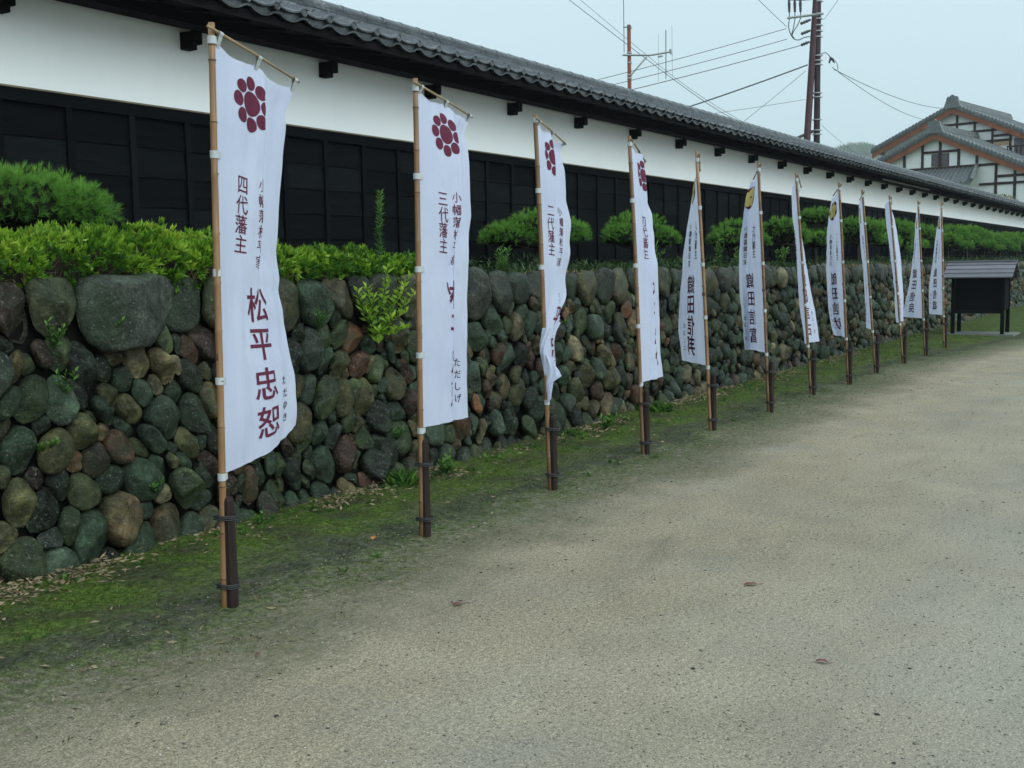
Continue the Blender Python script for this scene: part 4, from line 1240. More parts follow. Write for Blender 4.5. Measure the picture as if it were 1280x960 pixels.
def grass_clump(loc, label, n, h, grp):
    root = empty('grass_clump', label, 'grass', loc, grp)
    k = n
    b_ = nrng.normal(size=(k, 3))*np.array([.05, .05, 0]); b_[:, 2] = -.01
    d = nrng.normal(size=(k, 3))*.45+np.array([0, 0, 1.0])
    leaf_mesh('blades', b_, d, h*nrng.uniform(.5, 1.1, k), .006*nrng.uniform(.8, 1.4, k), M['weed'], nrng.uniform(.3, .9, k), root, droop=.3)
GG = 'grass clumps at the foot of the wall'
grass_clump((6.16, 4.66, 0), 'grass clump at the wall foot just left of the second banner pole', 260, .20, GG)
stem_plant('leafy_weed', (6.60, 4.62, 0), 'broad leaved weed at the wall foot just right of the second banner pole', 'weed', rs(8, .13, .15, 9), .06, .024, M['weed'])
stem_plant('leafy_weed', (9.14, 4.60, 0), 'broad leaved weed at the wall foot left of the fourth banner pole', 'weed', rs(8, .16, .13, 9), .06, .024, M['weed'])
grass_clump((8.6, 4.66, 0), 'grass clump at the wall foot between third and fourth banner', 120, .16, GG)
grass_clump((10.4, 4.66, 0), 'grass clump at the wall foot right of the fourth banner', 200, .22, GG)
stem_plant('leafy_weed', (4.78, 4.70, 0), 'low weed at the wall foot behind the first banner pole', 'weed', rs(5, .10, .07, 7), .04, .015, M['weed'])
for (x, h, lb) in [(8.45, .22, 'pale feathery weed on the wall top right of the second banner'), (11.6, .28, 'seeding grass stalk on the wall top right of the third banner'), (13.7, .42, 'tall seeding weed on the wall top right of the fourth banner'), (14.5, .30, 'bushy weed on the wall top left of the fifth banner'), (7.6, .20, 'leafy weed on the wall top close to the second banner'), (16.2, .34, 'bright weed on the wall top right of the fifth banner'), (24.8, .5, 'bright green shrublet on the wall top right of the eighth banner')]:
    stem_plant('bank_weed', (x, 5.25, 1.43), lb, 'weed', rs(6, .12, h, 14), .055*(1+x/60), .014*(1+x/30), M['weed'], 'weeds on top of the stone wall')

# moss and grass blades in the verge, litter, pebbles
n = 46000
x = .8+27*nrng.uniform(0, 1, n)**1.8; y = nrng.uniform(3.75, 4.86, n)
keep = nrng.uniform(0, 1, n) < np.clip(.25+.8*(np.sin(x*3.3+y*4)*.3+np.sin(x*1.1)*.2+(y-3.7)*.9), 0, 1)*(1-.55*(y > 4.62))
pts = np.stack([x, y, verge_z(x, y)-.002], 1)[keep]; k = len(pts)
leaf_mesh('moss_blades', pts, nrng.normal(size=(k, 3))*.5+np.array([0, 0, .8]), nrng.uniform(.006, .020, k)*(1+pts[:, 0]*.03), nrng.uniform(.003, .006, k)*(1+pts[:, 0]*.05), M['moss'], nrng.uniform(0, 1, k), kind='stuff')
n = 7500
x = 2.0+20*nrng.uniform(0, 1, n)**1.5; y = nrng.uniform(3.05, 3.95, n)
keep = nrng.uniform(0, 1, n) < np.clip(np.sin(x*5+y*9)*.5+np.sin(x*2.3-y*6)*.5, 0, 1)
for q_, f_ in enumerate(BANNERS):  # extra blades at each pole foot, added to darken it like contact shadow
    x[q_*60:q_*60+60] = f_['base'][0]+nrng.normal(size=60)*.07; y[q_*60:q_*60+60] = f_['base'][1]+nrng.normal(size=60)*.06; keep[q_*60:q_*60+60] = True
pts = np.stack([x, y, verge_z(x, y)-.001], 1)[keep]; k = len(pts)
leaf_mesh('verge_grass', pts, nrng.normal(size=(k, 3))*.7+np.array([0, 0, .6]), nrng.uniform(.008, .028, k), nrng.uniform(.003, .005, k), M['moss'], nrng.uniform(.1, .8, k), kind='stuff')
n = 7500
x = 1.6+18*nrng.uniform(0, 1, n)**1.6; y = 4.80-np.abs(nrng.normal(size=n))*.16
far_ = nrng.uniform(0, 1, n) < .07; y[far_] = nrng.uniform(3.2, 4.7, far_.sum())
keep = nrng.uniform(0, 1, n) < np.clip(.6+.6*np.sin(x*2.2+1)+.3*np.sin(x*6), .05, 1)
pts = np.stack([x, y, verge_z(x, y)+nrng.uniform(.003, .015, n)], 1)[keep]; k = len(pts)
d = nrng.normal(size=(k, 3)); d[:, 2] *= .18
leaf_mesh('leaf_litter', pts, d, nrng.uniform(.02, .06, k), nrng.uniform(.008, .016, k), M['litter'], nrng.uniform(0, 1, k), kind='stuff')
# pebbles lying on the path
def octa(P, S, name, mat):
    base = np.array([(1,0,0),(0,1,0),(-1,0,0),(0,-1,0),(0,0,1),(0,0,-1)], float)
    n = len(P); V = np.repeat(base[None], n, 0)
    V = V*nrng.uniform(.7, 1.2, (n, 6, 1))*S[:, None, :]
    a = nrng.uniform(0, 6.28, n); c, s = np.cos(a)[:, None], np.sin(a)[:, None]
    Xr = V[:, :, 0]*c-V[:, :, 1]*s; Yr = V[:, :, 0]*s+V[:, :, 1]*c
    V = np.stack([Xr, Yr, V[:, :, 2]], 2)+P[:, None, :]
    f = np.array([(0,1,4),(1,2,4),(2,3,4),(3,0,4),(1,0,5),(2,1,5),(3,2,5),(0,3,5)])
    F = (np.arange(n)[:, None, None]*6+f[None]).reshape(-1, 3)
    return np_mesh(name, V.reshape(-1, 3), F, mat)
n = 52000
rr = 2.6*np.exp(nrng.uniform(0, 1, n)*math.log(7)); th = nrng.uniform(R(-5), R(62), n)
P = np.stack([rr*np.cos(th), rr*np.sin(th), 0*rr], 1); P = P[P[:, 1] < 3.9]; k = len(P)
S = np.exp(nrng.normal(size=k)*.45)*.0018*(1+rr[:k]*0); S = np.clip(S, .0010, .010)*(1+np.hypot(P[:,0],P[:,1])/14)
P[:, 2] = S*.15+verge_z(P[:, 0], P[:, 1])
o = octa(P, np.stack([S*1.2, S, S*.6], 1), 'path_pebbles', M['pebble']); o['kind'] = 'stuff'
k = 60
rr = 3+14*nrng.uniform(0, 1, k)**1.3; th = nrng.uniform(R(0), R(48), k)
P = np.stack([rr*np.cos(th), rr*np.sin(th), 0*rr+.002], 1); S = nrng.uniform(.004, .011, k)
mk, nt_, b__ = new_mat('dark_chips', (.03,.035,.035), .7, .3)
o = octa(P, np.stack([S*1.3, S, S*.35], 1), 'dark_chips', mk); o['kind'] = 'stuff'
# small weeds in the moss strip, many and tiny
k = 420
cx_ = 1.0+22*nrng.uniform(0, 1, k)**1.6; cy_ = np.where(nrng.uniform(0, 1, k) < .7, 4.72-np.abs(nrng.normal(size=k))*.10, nrng.uniform(3.5, 4.6, k))
P = np.stack([cx_, cy_, verge_z(cx_, cy_)], 1); per = 9
b_, d_, L_, W_ = rosettes(P, np.tile([0, 0, .5], (k, 1)), per, .034, .011, 1.1)
s_ = np.repeat(nrng.uniform(.5, 1.3, k), per); d_[:, 2] = np.abs(d_[:, 2])*.7+.15
leaf_mesh('verge_weeds', b_, d_, L_*s_, W_*s_, M['weed'], np.clip(np.repeat(nrng.uniform(.2, .8, k), per)+nrng.uniform(-.15, .15, k*per), 0, 1), kind='stuff')
# bits of twig and dark leaf along the path edge
k = 700
cx_ = 1.5+16*nrng.uniform(0, 1, k)**1.4; cy_ = 3.35+nrng.normal(size=k)*.35; ok_ = cy_ < 4.5
P = np.stack([cx_, cy_, verge_z(cx_, cy_)+.003], 1)[ok_]; k = len(P)
d = nrng.normal(size=(k, 3)); d[:, 2] *= .08
leaf_mesh('twig_bits', P, d, nrng.uniform(.01, .035, k), nrng.uniform(.003, .008, k), M['bark'], nrng.uniform(0, 1, k), kind='stuff')
# single fallen leaves
def fallen(x, y, label, mat, s, rot):
    m = MB(); n = 10; zf = float(verge_z(np.array([x]), np.array([y]))[0])
    V = [(0, 0, .012)]
    for k in range(n):
        a = 2*math.pi*k/n; r_ = s*(1 if k % n else 1.35)*(.9+.1*math.sin(a*3))
        V.append((math.cos(a)*r_, math.sin(a)*r_*.55, .004+.010*abs(math.sin(a))))
    m.add(V, [(0, 1+k, 1+(k+1) % n) for k in range(n)])
    m.tube([(s*1.2, 0, .005), (s*2.0, .004, .008)], .0012, 4)
    o = m.build('fallen_leaf', mat, None, True, (x, y, zf)); o.rotation_euler = (0, 0, rot)
    tag(o, label, 'leaf', 'single leaves lying on the path')
fallen(4.794, 3.849, 'orange fallen leaf on the verge left of the second banner pole', M['orangeleaf'], .028, .5)
fallen(4.031, 2.770, 'dark brown fallen leaf on gravel in front of the second banner', M['redleaf'], .026, -.5)
fallen(4.941, 1.731, 'red fallen leaf in the middle of the path, farther one', M['redleaf'], .034, -.9)
fallen(4.081, 1.151, 'red fallen leaf in the middle of the path, nearer one', M['redleaf'], .024, -1.5)
fallen(3.110, 3.094, 'small brown fallen leaf in front of the first banner pole', M['redleaf'], .014, .2)

# ================================================================== notice board
nb = empty('notice_board', 'black wooden notice board on four posts under a grey plank roof', 'notice board', (23.8, 3.7, 0))
nbm = nb.location
def nbb(m, name, mat):
    m.v = [(x-23.8, y-3.7, z) for x, y, z in m.v]; return m.build(name, mat, nb)
for (x, y) in ((23.80, 4.16), (23.80, 3.24), (24.52, 4.16), (24.52, 3.24)):
    m = MB(); m.box(x-.035, x+.035, y-.035, y+.035, 0.0, 1.20); nbb(m, 'post', M['black'])
m = MB(); m.box(23.83, 23.86, 3.276, 4.124, .48, 1.16); nbb(m, 'front_panel', M['black'])
for z in (.48, .66, .84, 1.02):
    pass
m = MB(); m.box(23.78, 23.829, 3.276, 4.124, .44, .50); nbb(m, 'lower_rail', M['black'])
for y in (3.235, 4.165):
    m = MB(); m.box(23.836, 24.484, y-.012, y+.012, .50, 1.16); nbb(m, 'side_panel', M['black'])
m = MB(); m.box(24.50, 24.53, 3.276, 4.124, .50, 1.16); nbb(m, 'back_panel', M['black'])
# lapped roof planks, front and back slope
for side in (0, 1):
    for k in range(4):
        x0 = 23.56+.155*k; z0 = 1.135+.079*k
        y0, y1 = 3.05, 4.33
        m = MB()
        prof = [(x0, z0+.012), (x0, z0+.034), (x0+.175, z0+.102), (x0+.175, z0+.084)]
        if side: prof = [(48.36-p, q) for p, q in prof]
        V = [(p, y0, q) for p, q in prof]+[(p, y1, q) for p, q in prof]
        m.add(V, [(0,1,5,4),(1,2,6,5),(2,3,7,6),(3,0,4,7),(3,2,1,0),(4,5,6,7)])
        nbb(m, 'roof_plank', M['boardroof'])
m = MB(); m.box(24.13, 24.23, 3.04, 4.34, 1.462, 1.485); nbb(m, 'ridge_board', M['boardroof'])
for y in (3.12, 4.26):
    m = MB(); m.add([(23.60,y-.015,1.12),(24.76,y-.015,1.12),(24.18,y-.015,1.43),(23.60,y+.015,1.12),(24.76,y+.015,1.12),(24.18,y+.015,1.43)],
                    [(0,1,2),(5,4,3),(0,3,4,1),(1,4,5,2),(2,5,3,0)]); nbb(m, 'gable_board', M['black'])
m = MB(); m.box(23.68, 24.66, 3.02, 4.32, .0, .035); nbb(m, 'footing_slab', M['concrete'])

# ================================================================== house beyond the wall
K = 68/52
HP = Vector((72.57, 13.85, 0)); HU = Vector((.18025, .98362, 0)); HN = Vector((.98362, -.18025, 0))
def hz(z): return 1.5+(z-1.5)*K
def hp(u, z, n): return tuple(HP+HU*(u*K)+HN*(n*K)+Vector((0, 0, hz(z))))
house = empty('house', 'white plastered house with brown timber frame and two grey tiled gables behind the wall', 'house', tuple(HP))
def hb(m, name, mat, parent=None, smooth=False):
    m.v = [(x-HP.x, y-HP.y, z) for x, y, z in m.v]; return m.build(name, mat, parent or house, smooth)
def hprism(poly, n0, n1):
    """(u,z) polygon swept along the ridge direction"""
    m = MB(); k = len(poly)
    V = [hp(u, z, n0) for u, z in poly]+[hp(u, z, n1) for u, z in poly]
    m.add(V, [(i, (i+1) % k, k+(i+1) % k, k+i) for i in range(k)]+[tuple(range(k-1, -1, -1)), tuple(range(k, 2*k))])
    return m
def hbox(u0, u1, z0, z1, n0, n1): return hprism([(u0, z0), (u1, z0), (u1, z1), (u0, z1)], n0, n1)
def gable(uc, za, half, n_front, n_back, wall_n, zlow, s=.458, hleft=None):
    halfs = {1: hleft or half, -1: half}
    # roof slabs
    for sg in (1, -1):
        half = halfs[sg]
        e_ = uc+sg*half; ze = za-half*s
        p = [(uc, za), (e_, ze), (e_, ze-.16), (uc, za-.16)]
        hb(hprism(p, n_front, n_back), 'roof', M['htile'])
        q = [(uc, za-.162), (e_-sg*.05, ze-.139), (e_-sg*.05, ze-.40), (uc, za-.42)]
        hb(hprism(q, n_front+.03, n_front+.09), 'barge_board', M['barge'])
        # verge tiles
        m = MB(); L = half/math.cos(math.atan(s)); nt = int(half/.17)
        for k in range(nt):
            u0 = uc+sg*(k+.15)*half/nt; u1 = uc+sg*(k+1.0)*half/nt
            z0 = za-abs(u0-uc)*s; z1 = za-abs(u1-uc)*s
            a = [(u0, z0+.0), (u0, z0+.11), (u0+(u1-u0)*.5, z0+(z1-z0)*.5+.085), (u1, z1+.01), (u1, z1-.12), (u0, z0-.04)]
            b2 = hprism(a, n_front-.05, n_front+.25); m.add(b2.v, b2.f)
        o = hb(m, 'verge_tiles', M['htile']); o['kind'] = 'stuff'
        # roof tile rolls running down the slope
        m = MB()
        k = 0; nn = n_front+.35
        while nn < n_back:
            a = hp(uc, za+.03, nn); b2 = hp(e_, ze+.03, nn)
            m.tube([a, b2], .05, 6, False); nn += .30
        o = hb(m, 'roof_tile_rolls', M['htile']); o['kind'] = 'stuff'
    # wall
    half = min(halfs.values()); hw = half-.6
    hb(hprism([(uc-hw, zlow), (uc+hw, zlow), (uc+hw, za-.2-hw*s), (uc, za-.2), (uc-hw, za-.2-hw*s)], wall_n, n_back-.5), 'gable_wall', M['hwall'])
    # ridge with end ornament
    for k, (w_, z0, z1) in enumerate([(.20, -.02, .10), (.16, .10, .19), (.11, .19, .27)]):
        hb(hbox(uc-w_, uc+w_, za+z0, za+z1, n_front+.12, n_back), 'ridge_course', M['htile'])
    m = MB(); V = []
    prof = []
    for k in range(17):
        a = math.pi*k/16; r_ = .34+.025*math.cos(8*a)
        prof.append((uc+r_*math.cos(a), za+.0+.46*math.sin(a)**.8*(r_/.34)))
    prof = [(uc-.42, za-.16)]+prof[::-1]+[(uc+.42, za-.16)]
    hb(hprism(prof, n_front-.06, n_front+.11), 'ridge_end_ornament', M['htile'])
gable(0.0, 7.50, 5.0, -.35, 5.2, 0.0, -.2)
gable(1.04, 9.22, 5.05, 4.6, 13, 5.0, 0.5, hleft=4.2)
wn_ = 0.0
for (u0, u1, z) in [(-1.06,.66,6.51),(-4.4,1.9,5.77),(-4.4,-2.70,5.22),(-4.4,-2.0,4.90)]:
    hb(hbox(u0, u1, z-.055, z+.055, wn_-.05, wn_-.001), 'beam', M['timber'])
for (u, z0, z1) in [(.64,5.82,6.88),(-.18,5.82,6.46),(-.18,6.56,7.15),(-1.04,5.82,6.70),(-1.86,5.82,6.32),(1.50,5.82,6.45),(-2.72,4.2,5.72),(-3.54,4.2,5.18),(-3.54,5.27,5.60),(-4.35,4.2,5.2)]:
    hb(hbox(u-.055, u+.055, z0, z1, wn_-.055, wn_-.001), 'post', M['timber'])
def window(u0, u1, z0, z1, n, mat):
    w_ = hb(hbox(u0, u1, z0, z1, n-.02, n-.002), 'window', M['timber'])
    hb(hbox(u0+.03, u1-.03, z0+.03, z1-.03, n-.026, n-.0205), 'pane', mat, w_)
    m = MB(); k = 1
    nb_ = 6
    for k in range(1, nb_):
        u = u0+(u1-u0)*k/nb_; q = hbox(u-.008, u+.008, z0+.03, z1-.03, n-.034, n-.0265); m.add(q.v, q.f)
    o = hb(m, 'lattice', M['timber'], w_); o['kind'] = 'stuff'
window(-.13, .22, 5.85, 6.42, wn_, M['shoji']); window(-.60, -.23, 5.85, 6.42, wn_, M['shoji'])
# little pent roof on the front
m = MB()
V = [hp(.75, 5.70, -.02), hp(-1.85, 5.70, -.02), hp(-2.08, 4.95, -1.35), hp(.95, 4.95, -1.35), hp(.75, 5.60, -.02), hp(-1.85, 5.60, -.02), hp(-2.08, 4.85, -1.35), hp(.95, 4.85, -1.35)]
m.add(V, [(0,1,2,3),(7,6,5,4),(0,3,7,4),(1,0,4,5),(2,1,5,6),(3,2,6,7)]); hb(m, 'pent_roof', M['htile'])
m = MB()
for k in range(15):
    t = k/14
    a = Vector(hp(.75-2.6*t, 5.72, -.02)); b2 = Vector(hp(.95-3.03*t, 4.97, -1.37))
    m.tube([a, b2], .055, 6)
o = hb(m, 'pent_tile_rolls', M['htile']); o['kind'] = 'stuff'
m = MB(); m.tube([hp(-1.87, 5.78, -.05), hp(-2.10, 5.04, -1.38)], .12, 8); hb(m, 'pent_verge', M['htile'])
# rear gable framing
rn = 5.0
for (u0, u1, z) in [(-.1,1.9,8.27),(-1.0,1.5,7.84),(-1.75,2.6,7.31),(-1.75,-.85,7.55)]:
    hb(hbox(u0, u1, z-.055, z+.055, rn-.05, rn-.001), 'beam', M['timber'])
for (u, z0, z1) in [(.92,7.88,8.8),(.05,7.35,8.5),(-.82,6.6,8.1),(-1.68,6.0,7.8),(2.0,6.6,8.3)]:
    hb(hbox(u-.05, u+.05, z0, z1, rn-.055, rn-.001), 'post', M['timber'])
hb(hbox(-1.62, -.9, 7.05, 7.25, rn-.02, rn-.002), 'ochre_panel', M['panel_y'])
window(-2.9, -1.85, 6.3, 7.35, rn, M['shoji'])
hb(hbox(-5, -1.8, 6.15, 6.25, rn-.9, rn-.06), 'balcony_floor', M['timber'])
m = MB()
for k in range(16):
    q = hbox(-1.85-.2*k, -1.81-.2*k, 6.25, 6.85, rn-.88, rn-.84); m.add(q.v, q.f)
q = hbox(-5, -1.8, 6.85, 6.92, rn-.9, rn-.82); m.add(q.v, q.f)
o = hb(m, 'balcony_rail', M['timber']); o['kind'] = 'stuff'

# shrub showing above the wall in front of the house
sh = empty('garden_shrub', 'olive and yellow leafed tree top peeping over the wall in front of the house', 'tree', (54, 8.6, 0))
n = 5200
cen = [(-2.5,1.6,4.05,.5),(-1.2,.9,4.0,.75),(0,.4,3.85,.8),(1.0,.0,4.1,.8),(.6,-.9,3.9,.8),(-1.9,1.3,3.6,.7),(0,0,3.0,1.2)]
ci = nrng.randint(0, len(cen), n); ca = np.array(cen)
dd = nrng.normal(size=(n, 3)); dd /= np.linalg.norm(dd, axis=1, keepdims=True)
pts = ca[ci, :3]+dd*ca[ci, 3:4]*nrng.uniform(.4, 1, (n, 1))*np.array([1, 1, .55])
leaf_mesh('crown', pts, dd+nrng.normal(size=(n, 3))*.5, nrng.uniform(.10, .18, n), nrng.uniform(.05, .09, n), M['shrub'], np.clip(.5+.4*dd[:, 2]+nrng.uniform(-.3, .3, n), 0, 1), sh)
m = MB(); m.tube([(0,0,0),(.1,0,1.5),(-.1,.1,2.6)], [.14,.12,.08], 8)
for c in cen: m.tube([(-.1,.1,2.4), (c[0]*.5, c[1]*.5, (c[2]+2.6)/2), c[:3]], [.06,.04,.015], 5, False)
m.build('trunk', M['bark'], sh, True)

# ================================================================== utility poles and wires
PX = .02857
A = Vector((-.520, .854, 0)); Bv = Vector((.854, .520, 0))
UB = Vector((40.95, 11.95, 0))
def up_(px, py, d=0.0):   # metres along the street of wires, read off as 1 unit = 28.6 mm
    return Vector((0, 0, 10.82-py*PX))+A*((1022.5-px)*PX)+Bv*d
pole = empty('utility_pole', 'tall brown utility pole with crossarm and insulators, tied to a leaning brace pole', 'utility pole', tuple(UB))
m = MB(); m.tube([(0,0,-.3), (0,0,6), (0,0,12.6)], [.13, .115, .10], 12); m.build('pole', M['darkpole'], pole, True)
m = MB(); m.tube([up_(1004, 380), up_(1010, 175), up_(1018, 30), up_(1019.5, 0), up_(1020.5,-20)], [.13, .125, .115, .11, .10], 12); m.build('brace_pole', M['rustpole' if False else 'brownpole'], pole, True)
for py in (2, 17, 23, 31, 38, 45, 68, 74, 79, 114, 119, 147, 160, 165):
    m = MB(); c = up_(1022.6, py); m.tube([c-Vector((0,0,.02)), c+Vector((0,0,.02))], .155, 12, False); m.tube([c-A*.19, c+A*.19], .014, 5)
    m.build('band', M['steel'], pole)
m = MB(); m.tube([up_(983, 22, -.1), up_(1028, 17.5, -.1)], .045, 4); m.build('crossarm', M['steel'], pole)
m = MB(); m.tube([up_(1000, 0, -.1), up_(1028, -2, -.1)], .045, 4); m.tube([up_(983, -1, -.1), up_(1002, 0, -.1)], .045, 4); m.build('crossarm', M['steel'], pole)
for px in (985, 992, 999):
    m = MB(); m.tube([up_(px, -1, -.1), up_(px+.3, 5, -.1), up_(px+.6, 15, -.1)], [.03, .055, .04], 8); m.tube([up_(px+.6, 15, -.1), up_(px+.8, 22, -.1)], .018, 5)
    m.build('cutout_fuse', M['insul'], pole)
for k, (a, b_) in enumerate([((1000,29),(1013,24)), ((1001,41.5),(1013,37)), ((1001,55),(1012,51))]):
    m = MB()
    p, q = up_(*a, -.05), up_(*b_, -.05)
    pts = [p.lerp(q, t/8) for t in range(9)]
    m.tube(pts, [.03,.065,.035,.065,.035,.065,.035,.05,.02], 8); m.build('strain_insulator', M['insul'], pole, True)
def sagtube(m, a, b_, sag, r, n=12):
    m.tube([a.lerp(b_, t/n)-Vector((0,0,sag*4*(t/n)*(1-t/n))) for t in range(n+1)], r, 4, False)
def curve3(m, P, r, n=10):
    pts = []
    for i in range(len(P)-1):
        p0 = P[max(i-1,0)]; p1 = P[i]; p2 = P[i+1]; p3 = P[min(i+2,len(P)-1)]
        for t in range(n):
            t_ = t/n
            pts.append(.5*((2*p1)+(p2-p0)*t_+(2*p0-5*p1+4*p2-p3)*t_*t_+(3*p1-p0-3*p2+p3)*t_**3))
    pts.append(P[-1]); m.tube(pts, r, 5, False)
for P in ([(986,22),(985,34),(990,46),(997,49),(1005,46),(1013,45)], [(993,22),(991,34),(989,42),(992,47)], [(1000,22),(996,31),(991,39),(989,45)]):
    m = MB(); curve3(m, [up_(*p, -.1) for p in P], .018); m.build('jumper_wire', M['cable'], pole)
m = MB(); curve3(m, [up_(*p, -.1) for p in [(1026,67),(1031,65),(1036,69),(1038,74),(1036,78)]], .016)
curve3(m, [up_(*p, -.1) for p in [(1040,73),(1045,77),(1047,84),(1046,87),(1042,86)]], .012)
m.build('service_drop', M['cable'], pole)
m = MB(); m.tube([up_(1036,78,-.1), up_(1038,71,-.1), up_(1042,74,-.1)], [.03,.055,.03], 6); m.tube([up_(1039,72,-.1), up_(1043,78,-.1)], [.05,.02], 6); m.build('connector', M['insul'], pole)
m = MB(); m.tube([up_(1017.5, 161), up_(991, 172)], .06, 5); m.build('stay_arm', M['insul'], pole)
def wire(label, pts, r, grp='thin wires crossing the sky'):
    m = MB(); P = [Vector(p) for p in pts]
    if len(P) == 2:
        sagtube(m, P[0], P[1], (P[1]-P[0]).length*.008, r, 16)
    else: curve3(m, P, r)
    o = P[0].copy(); m.v = [(x-o.x, y-o.y, z-o.z) for x, y, z in m.v]
    tag(m.build('power_line', M['cable'], None, False, tuple(o)), label, 'wire', grp)
W = lambda px, py, d=0.0: UB+up_(px, py, d)
wire('uppermost of the three wires running left from the tall pole', [W(983,34), W(620,125,-1)], .011)
wire('middle of the three wires running left from the tall pole', [W(984,47), W(620,134,-1)], .011)
wire('lowest of the three wires running left from the tall pole', [W(1001,55), W(640,141,-1)], .013)
wire('thick dark cable rising to the tall pole from behind the roof', [W(1010,79,0), W(760,158,0)], .024)
wire('faint wire from the tall pole slanting steeply down left', [W(1008,86,0), W(900,170,0)], .008)
wire('faint nearly level wire left of the tall pole', [W(1008,121,.1), W(780,148,.1)], .007)
wire('long wire falling from the top edge past the small pole, steeper one', [W(700,-52,4), W(910,106,4), W(1004,149,4), W(1060,170,4)], .013)
wire('long wire falling from the top edge past the small pole, upper one', [W(720,-52,4.3), W(867,69,4.3), W(960,130,4.3), W(1010,160,4.3)], .009)
wire('short wire coming down from the top edge to the crossarm', [W(920,-32,.2), W(984,31,.1)], .010)
hpt = Vector(hp(.9, 8.9, 4.0)); hpt2 = Vector(hp(0.5, 7.5, -.6))
wire('upper wire from the tall pole down to the house gable', [W(1043,86,-.1), Vector(hp(1.2, 9.0, 4.1))], .014)
wire('lower wire from the tall pole down to the house gable', [W(1040,83,-.1), Vector(hp(2.2, 8.55, 4.1))], .014)
wire('faint low wire right of the tall pole', [W(1028,153,0), W(1140,172,6)], .008)
wire('faint thin wire right of the pole near the top edge', [W(1030,24,0), W(1046,2,0), W(1060,-20,0)], .008)
m = MB(); o_ = W(979,62); m.tube([(-.07,0,0),(0,0,.01),(.07,0,.0)], [.02,.06,.02], 6); 
m.v = [(x*.6, y-x*1.0, z) for x, y, z in m.v]
# small rusty pole with bracket and aerials
SB = Vector((39.1, 18.5, 0)); QX = .03
def sp(px, py, d=0.0): return Vector((0, 0, 10.45-(py-32)*QX))+A*((787-px)*QX)+Bv*d
spole = empty('antenna_pole', 'small rusty red pole with a grey side bracket and thin aerial rods behind the wall', 'pole', tuple(SB))
m = MB(); m.tube([(0,0,0), (0,0,6), sp(786.5, 32)], [.085, .08, .07], 10); m.build('pole', M['rustpole'], spole, True)
m = MB(); m.tube([sp(778,69,-.09), sp(800,69.5,-.09), sp(812,70,-.09), sp(839,66,-.09)], [.04,.04,.035,.035], 4); m.build('bracket_arm', M['steel'], spole)
m = MB(); m.tube([sp(789,93,-.09), sp(808,72,-.09)], .03, 4); m.build('bracket_brace', M['steel'], spole)
m = MB(); m.tube([sp(839,69,-.09), sp(837.5,63,-.09)], .05, 6); m.tube([sp(822,72,-.09), sp(828,71,-.09)], .035, 5); m.build('bracket_clamp', M['steel'], spole)
m = MB(); m.tube([sp(779.5,-25,-.1), sp(780,66,-.1)], .014, 5); m.tube([sp(779,35.5,-.1), sp(789,35,-.1)], .02, 4); m.build('aerial_rod', M['cable'], spole)
m = MB(); m.tube([sp(832,40,-.1), sp(832,99,-.1)], .017, 5); m.build('hanging_rod', M['cable'], spole)
m = MB(); m.tube([sp(823,44,0), sp(823,101,0)], .006, 4); m.tube([sp(840,34,0), sp(840.5,95,0)], .006, 4); m.build('thin_rod', M['cable'], spole)
for py in (36, 66, 78, 93, 97):
    m = MB(); c = sp(787, py); m.tube([c-Vector((0,0,.025)), c+Vector((0,0,.025))], .095, 10); m.build('band', M['steel'], spole)

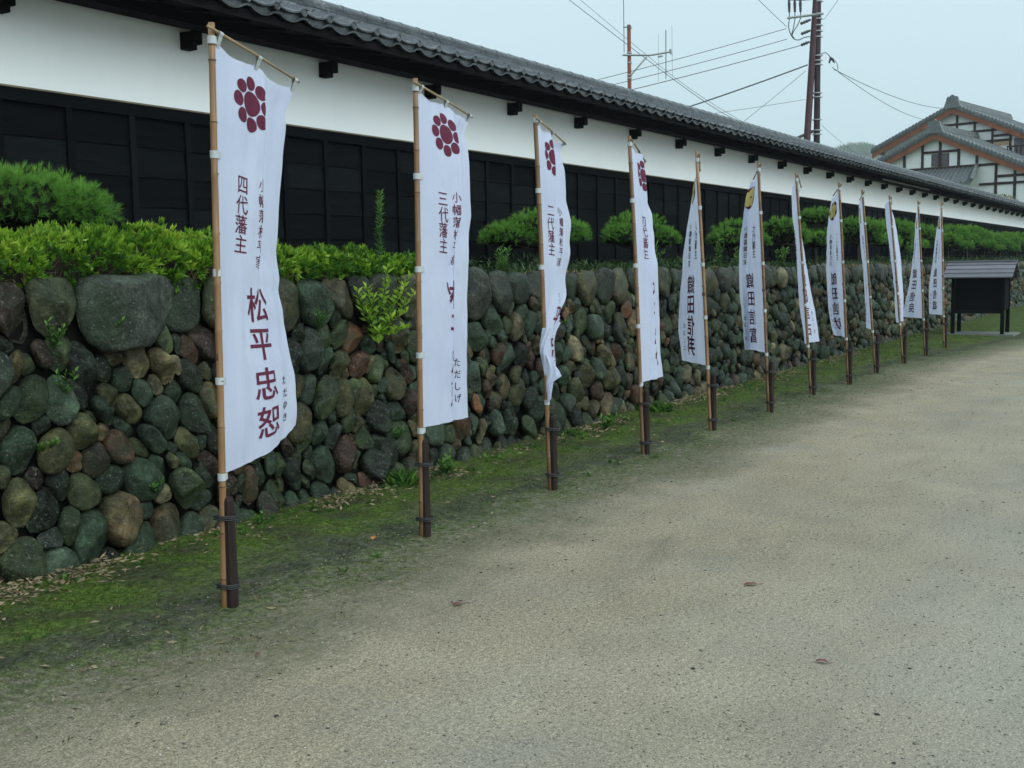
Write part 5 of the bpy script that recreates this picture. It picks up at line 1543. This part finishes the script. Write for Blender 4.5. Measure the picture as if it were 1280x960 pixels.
# ================================================================== far hill with woods
hx = []; m = MB()
def hill_h(s, t):   # s along, t across (0 near foot .. 1 crest)
    return max(0, (22.6+5.0*math.exp(-((s+1)/9)**2)+1.2*math.sin(s*.021+1)+.8*math.sin(s*.31))*math.sin(min(1, t)*math.pi/2)**1.2)
HC = Vector((268, 68, 0)); HA = Vector((-.25, .97, 0)).normalized(); HB = Vector((.97, .25, 0)).normalized()
ns_, nt2 = 80, 16
vs = []
for i in range(ns_+1):
    s = -320+640*i/ns_
    for j in range(nt2+1):
        t = j/nt2; p = HC+HA*s+HB*(-70+180*t)
        h_ = hill_h(s, min(1, t/.42)) if t < .6 else hill_h(s, 1)*(1-(t-.6)*1.5)
        vs.append((p.x*3.3, p.y*3.3, 1.5+(max(-.6, h_)-1.5)*3.3-.3))
m.add(vs, [(i*(nt2+1)+j, (i+1)*(nt2+1)+j, (i+1)*(nt2+1)+j+1, i*(nt2+1)+j+1) for i in range(ns_) for j in range(nt2)])
o = m.build('hill', M['grasssoil'], None, True); o['kind'] = 'structure'
# tree crowns on the hill: one mass of leaf clumps
nc = 2600
s = np.concatenate([nrng.uniform(-26, 24, 1500), nrng.uniform(-150, 150, nc-1500)]); t = nrng.uniform(.02, .62, nc)
B = []; D = []; Sh = []
for a, b_ in zip(s, t):
    p = HC+HA*float(a)+HB*float(-70+180*b_)
    h_ = hill_h(a, min(1, b_/.42)) if b_ < .6 else hill_h(a, 1)*(1-(b_-.6)*1.5)
    r_ = rng.uniform(.8, 1.8); q = 70
    dd = nrng.normal(size=(q, 3)); dd /= np.linalg.norm(dd, axis=1, keepdims=True); dd[:, 2] = np.abs(dd[:, 2])
    B.append(np.array([p.x, p.y, h_-.5])+dd*r_*nrng.uniform(.6, 1, (q, 1))*np.array([1, 1, .85])); D.append(dd+nrng.normal(size=(q, 3))*.5)
    Sh.append(np.clip(.3+.5*dd[:, 2]+rng.uniform(-.2, .2)+nrng.uniform(-.1, .1, q), 0, 1))
B = np.concatenate(B); D = np.concatenate(D); Sh = np.concatenate(Sh)
B = B*3.3; B[:, 2] += 1.5*(1-3.3)
leaf_mesh('hill_forest', B, D, nrng.uniform(.7, 1.3, len(B)), nrng.uniform(.5, .9, len(B)), M['forest'], Sh, kind='stuff')

# ================================================================== mist
m = MB(); m.box(-14, 1500, -1150, 1750, -9, 140)
mm = bpy.data.materials.new('mist'); mm.use_nodes = True
nt = mm.node_tree; nt.nodes.clear()
vo = nt.nodes.new('ShaderNodeVolumePrincipled'); vo.inputs['Color'].default_value = (.86, .93, .96, 1); vo.inputs['Density'].default_value = HAZE
vo.inputs['Anisotropy'].default_value = 0.0
oo = nt.nodes.new('ShaderNodeOutputMaterial'); nt.links.new(vo.outputs[0], oo.inputs['Volume'])
if HAZE > 0:
    hz_ = m.build('haze', mm); hz_['kind'] = 'stuff'
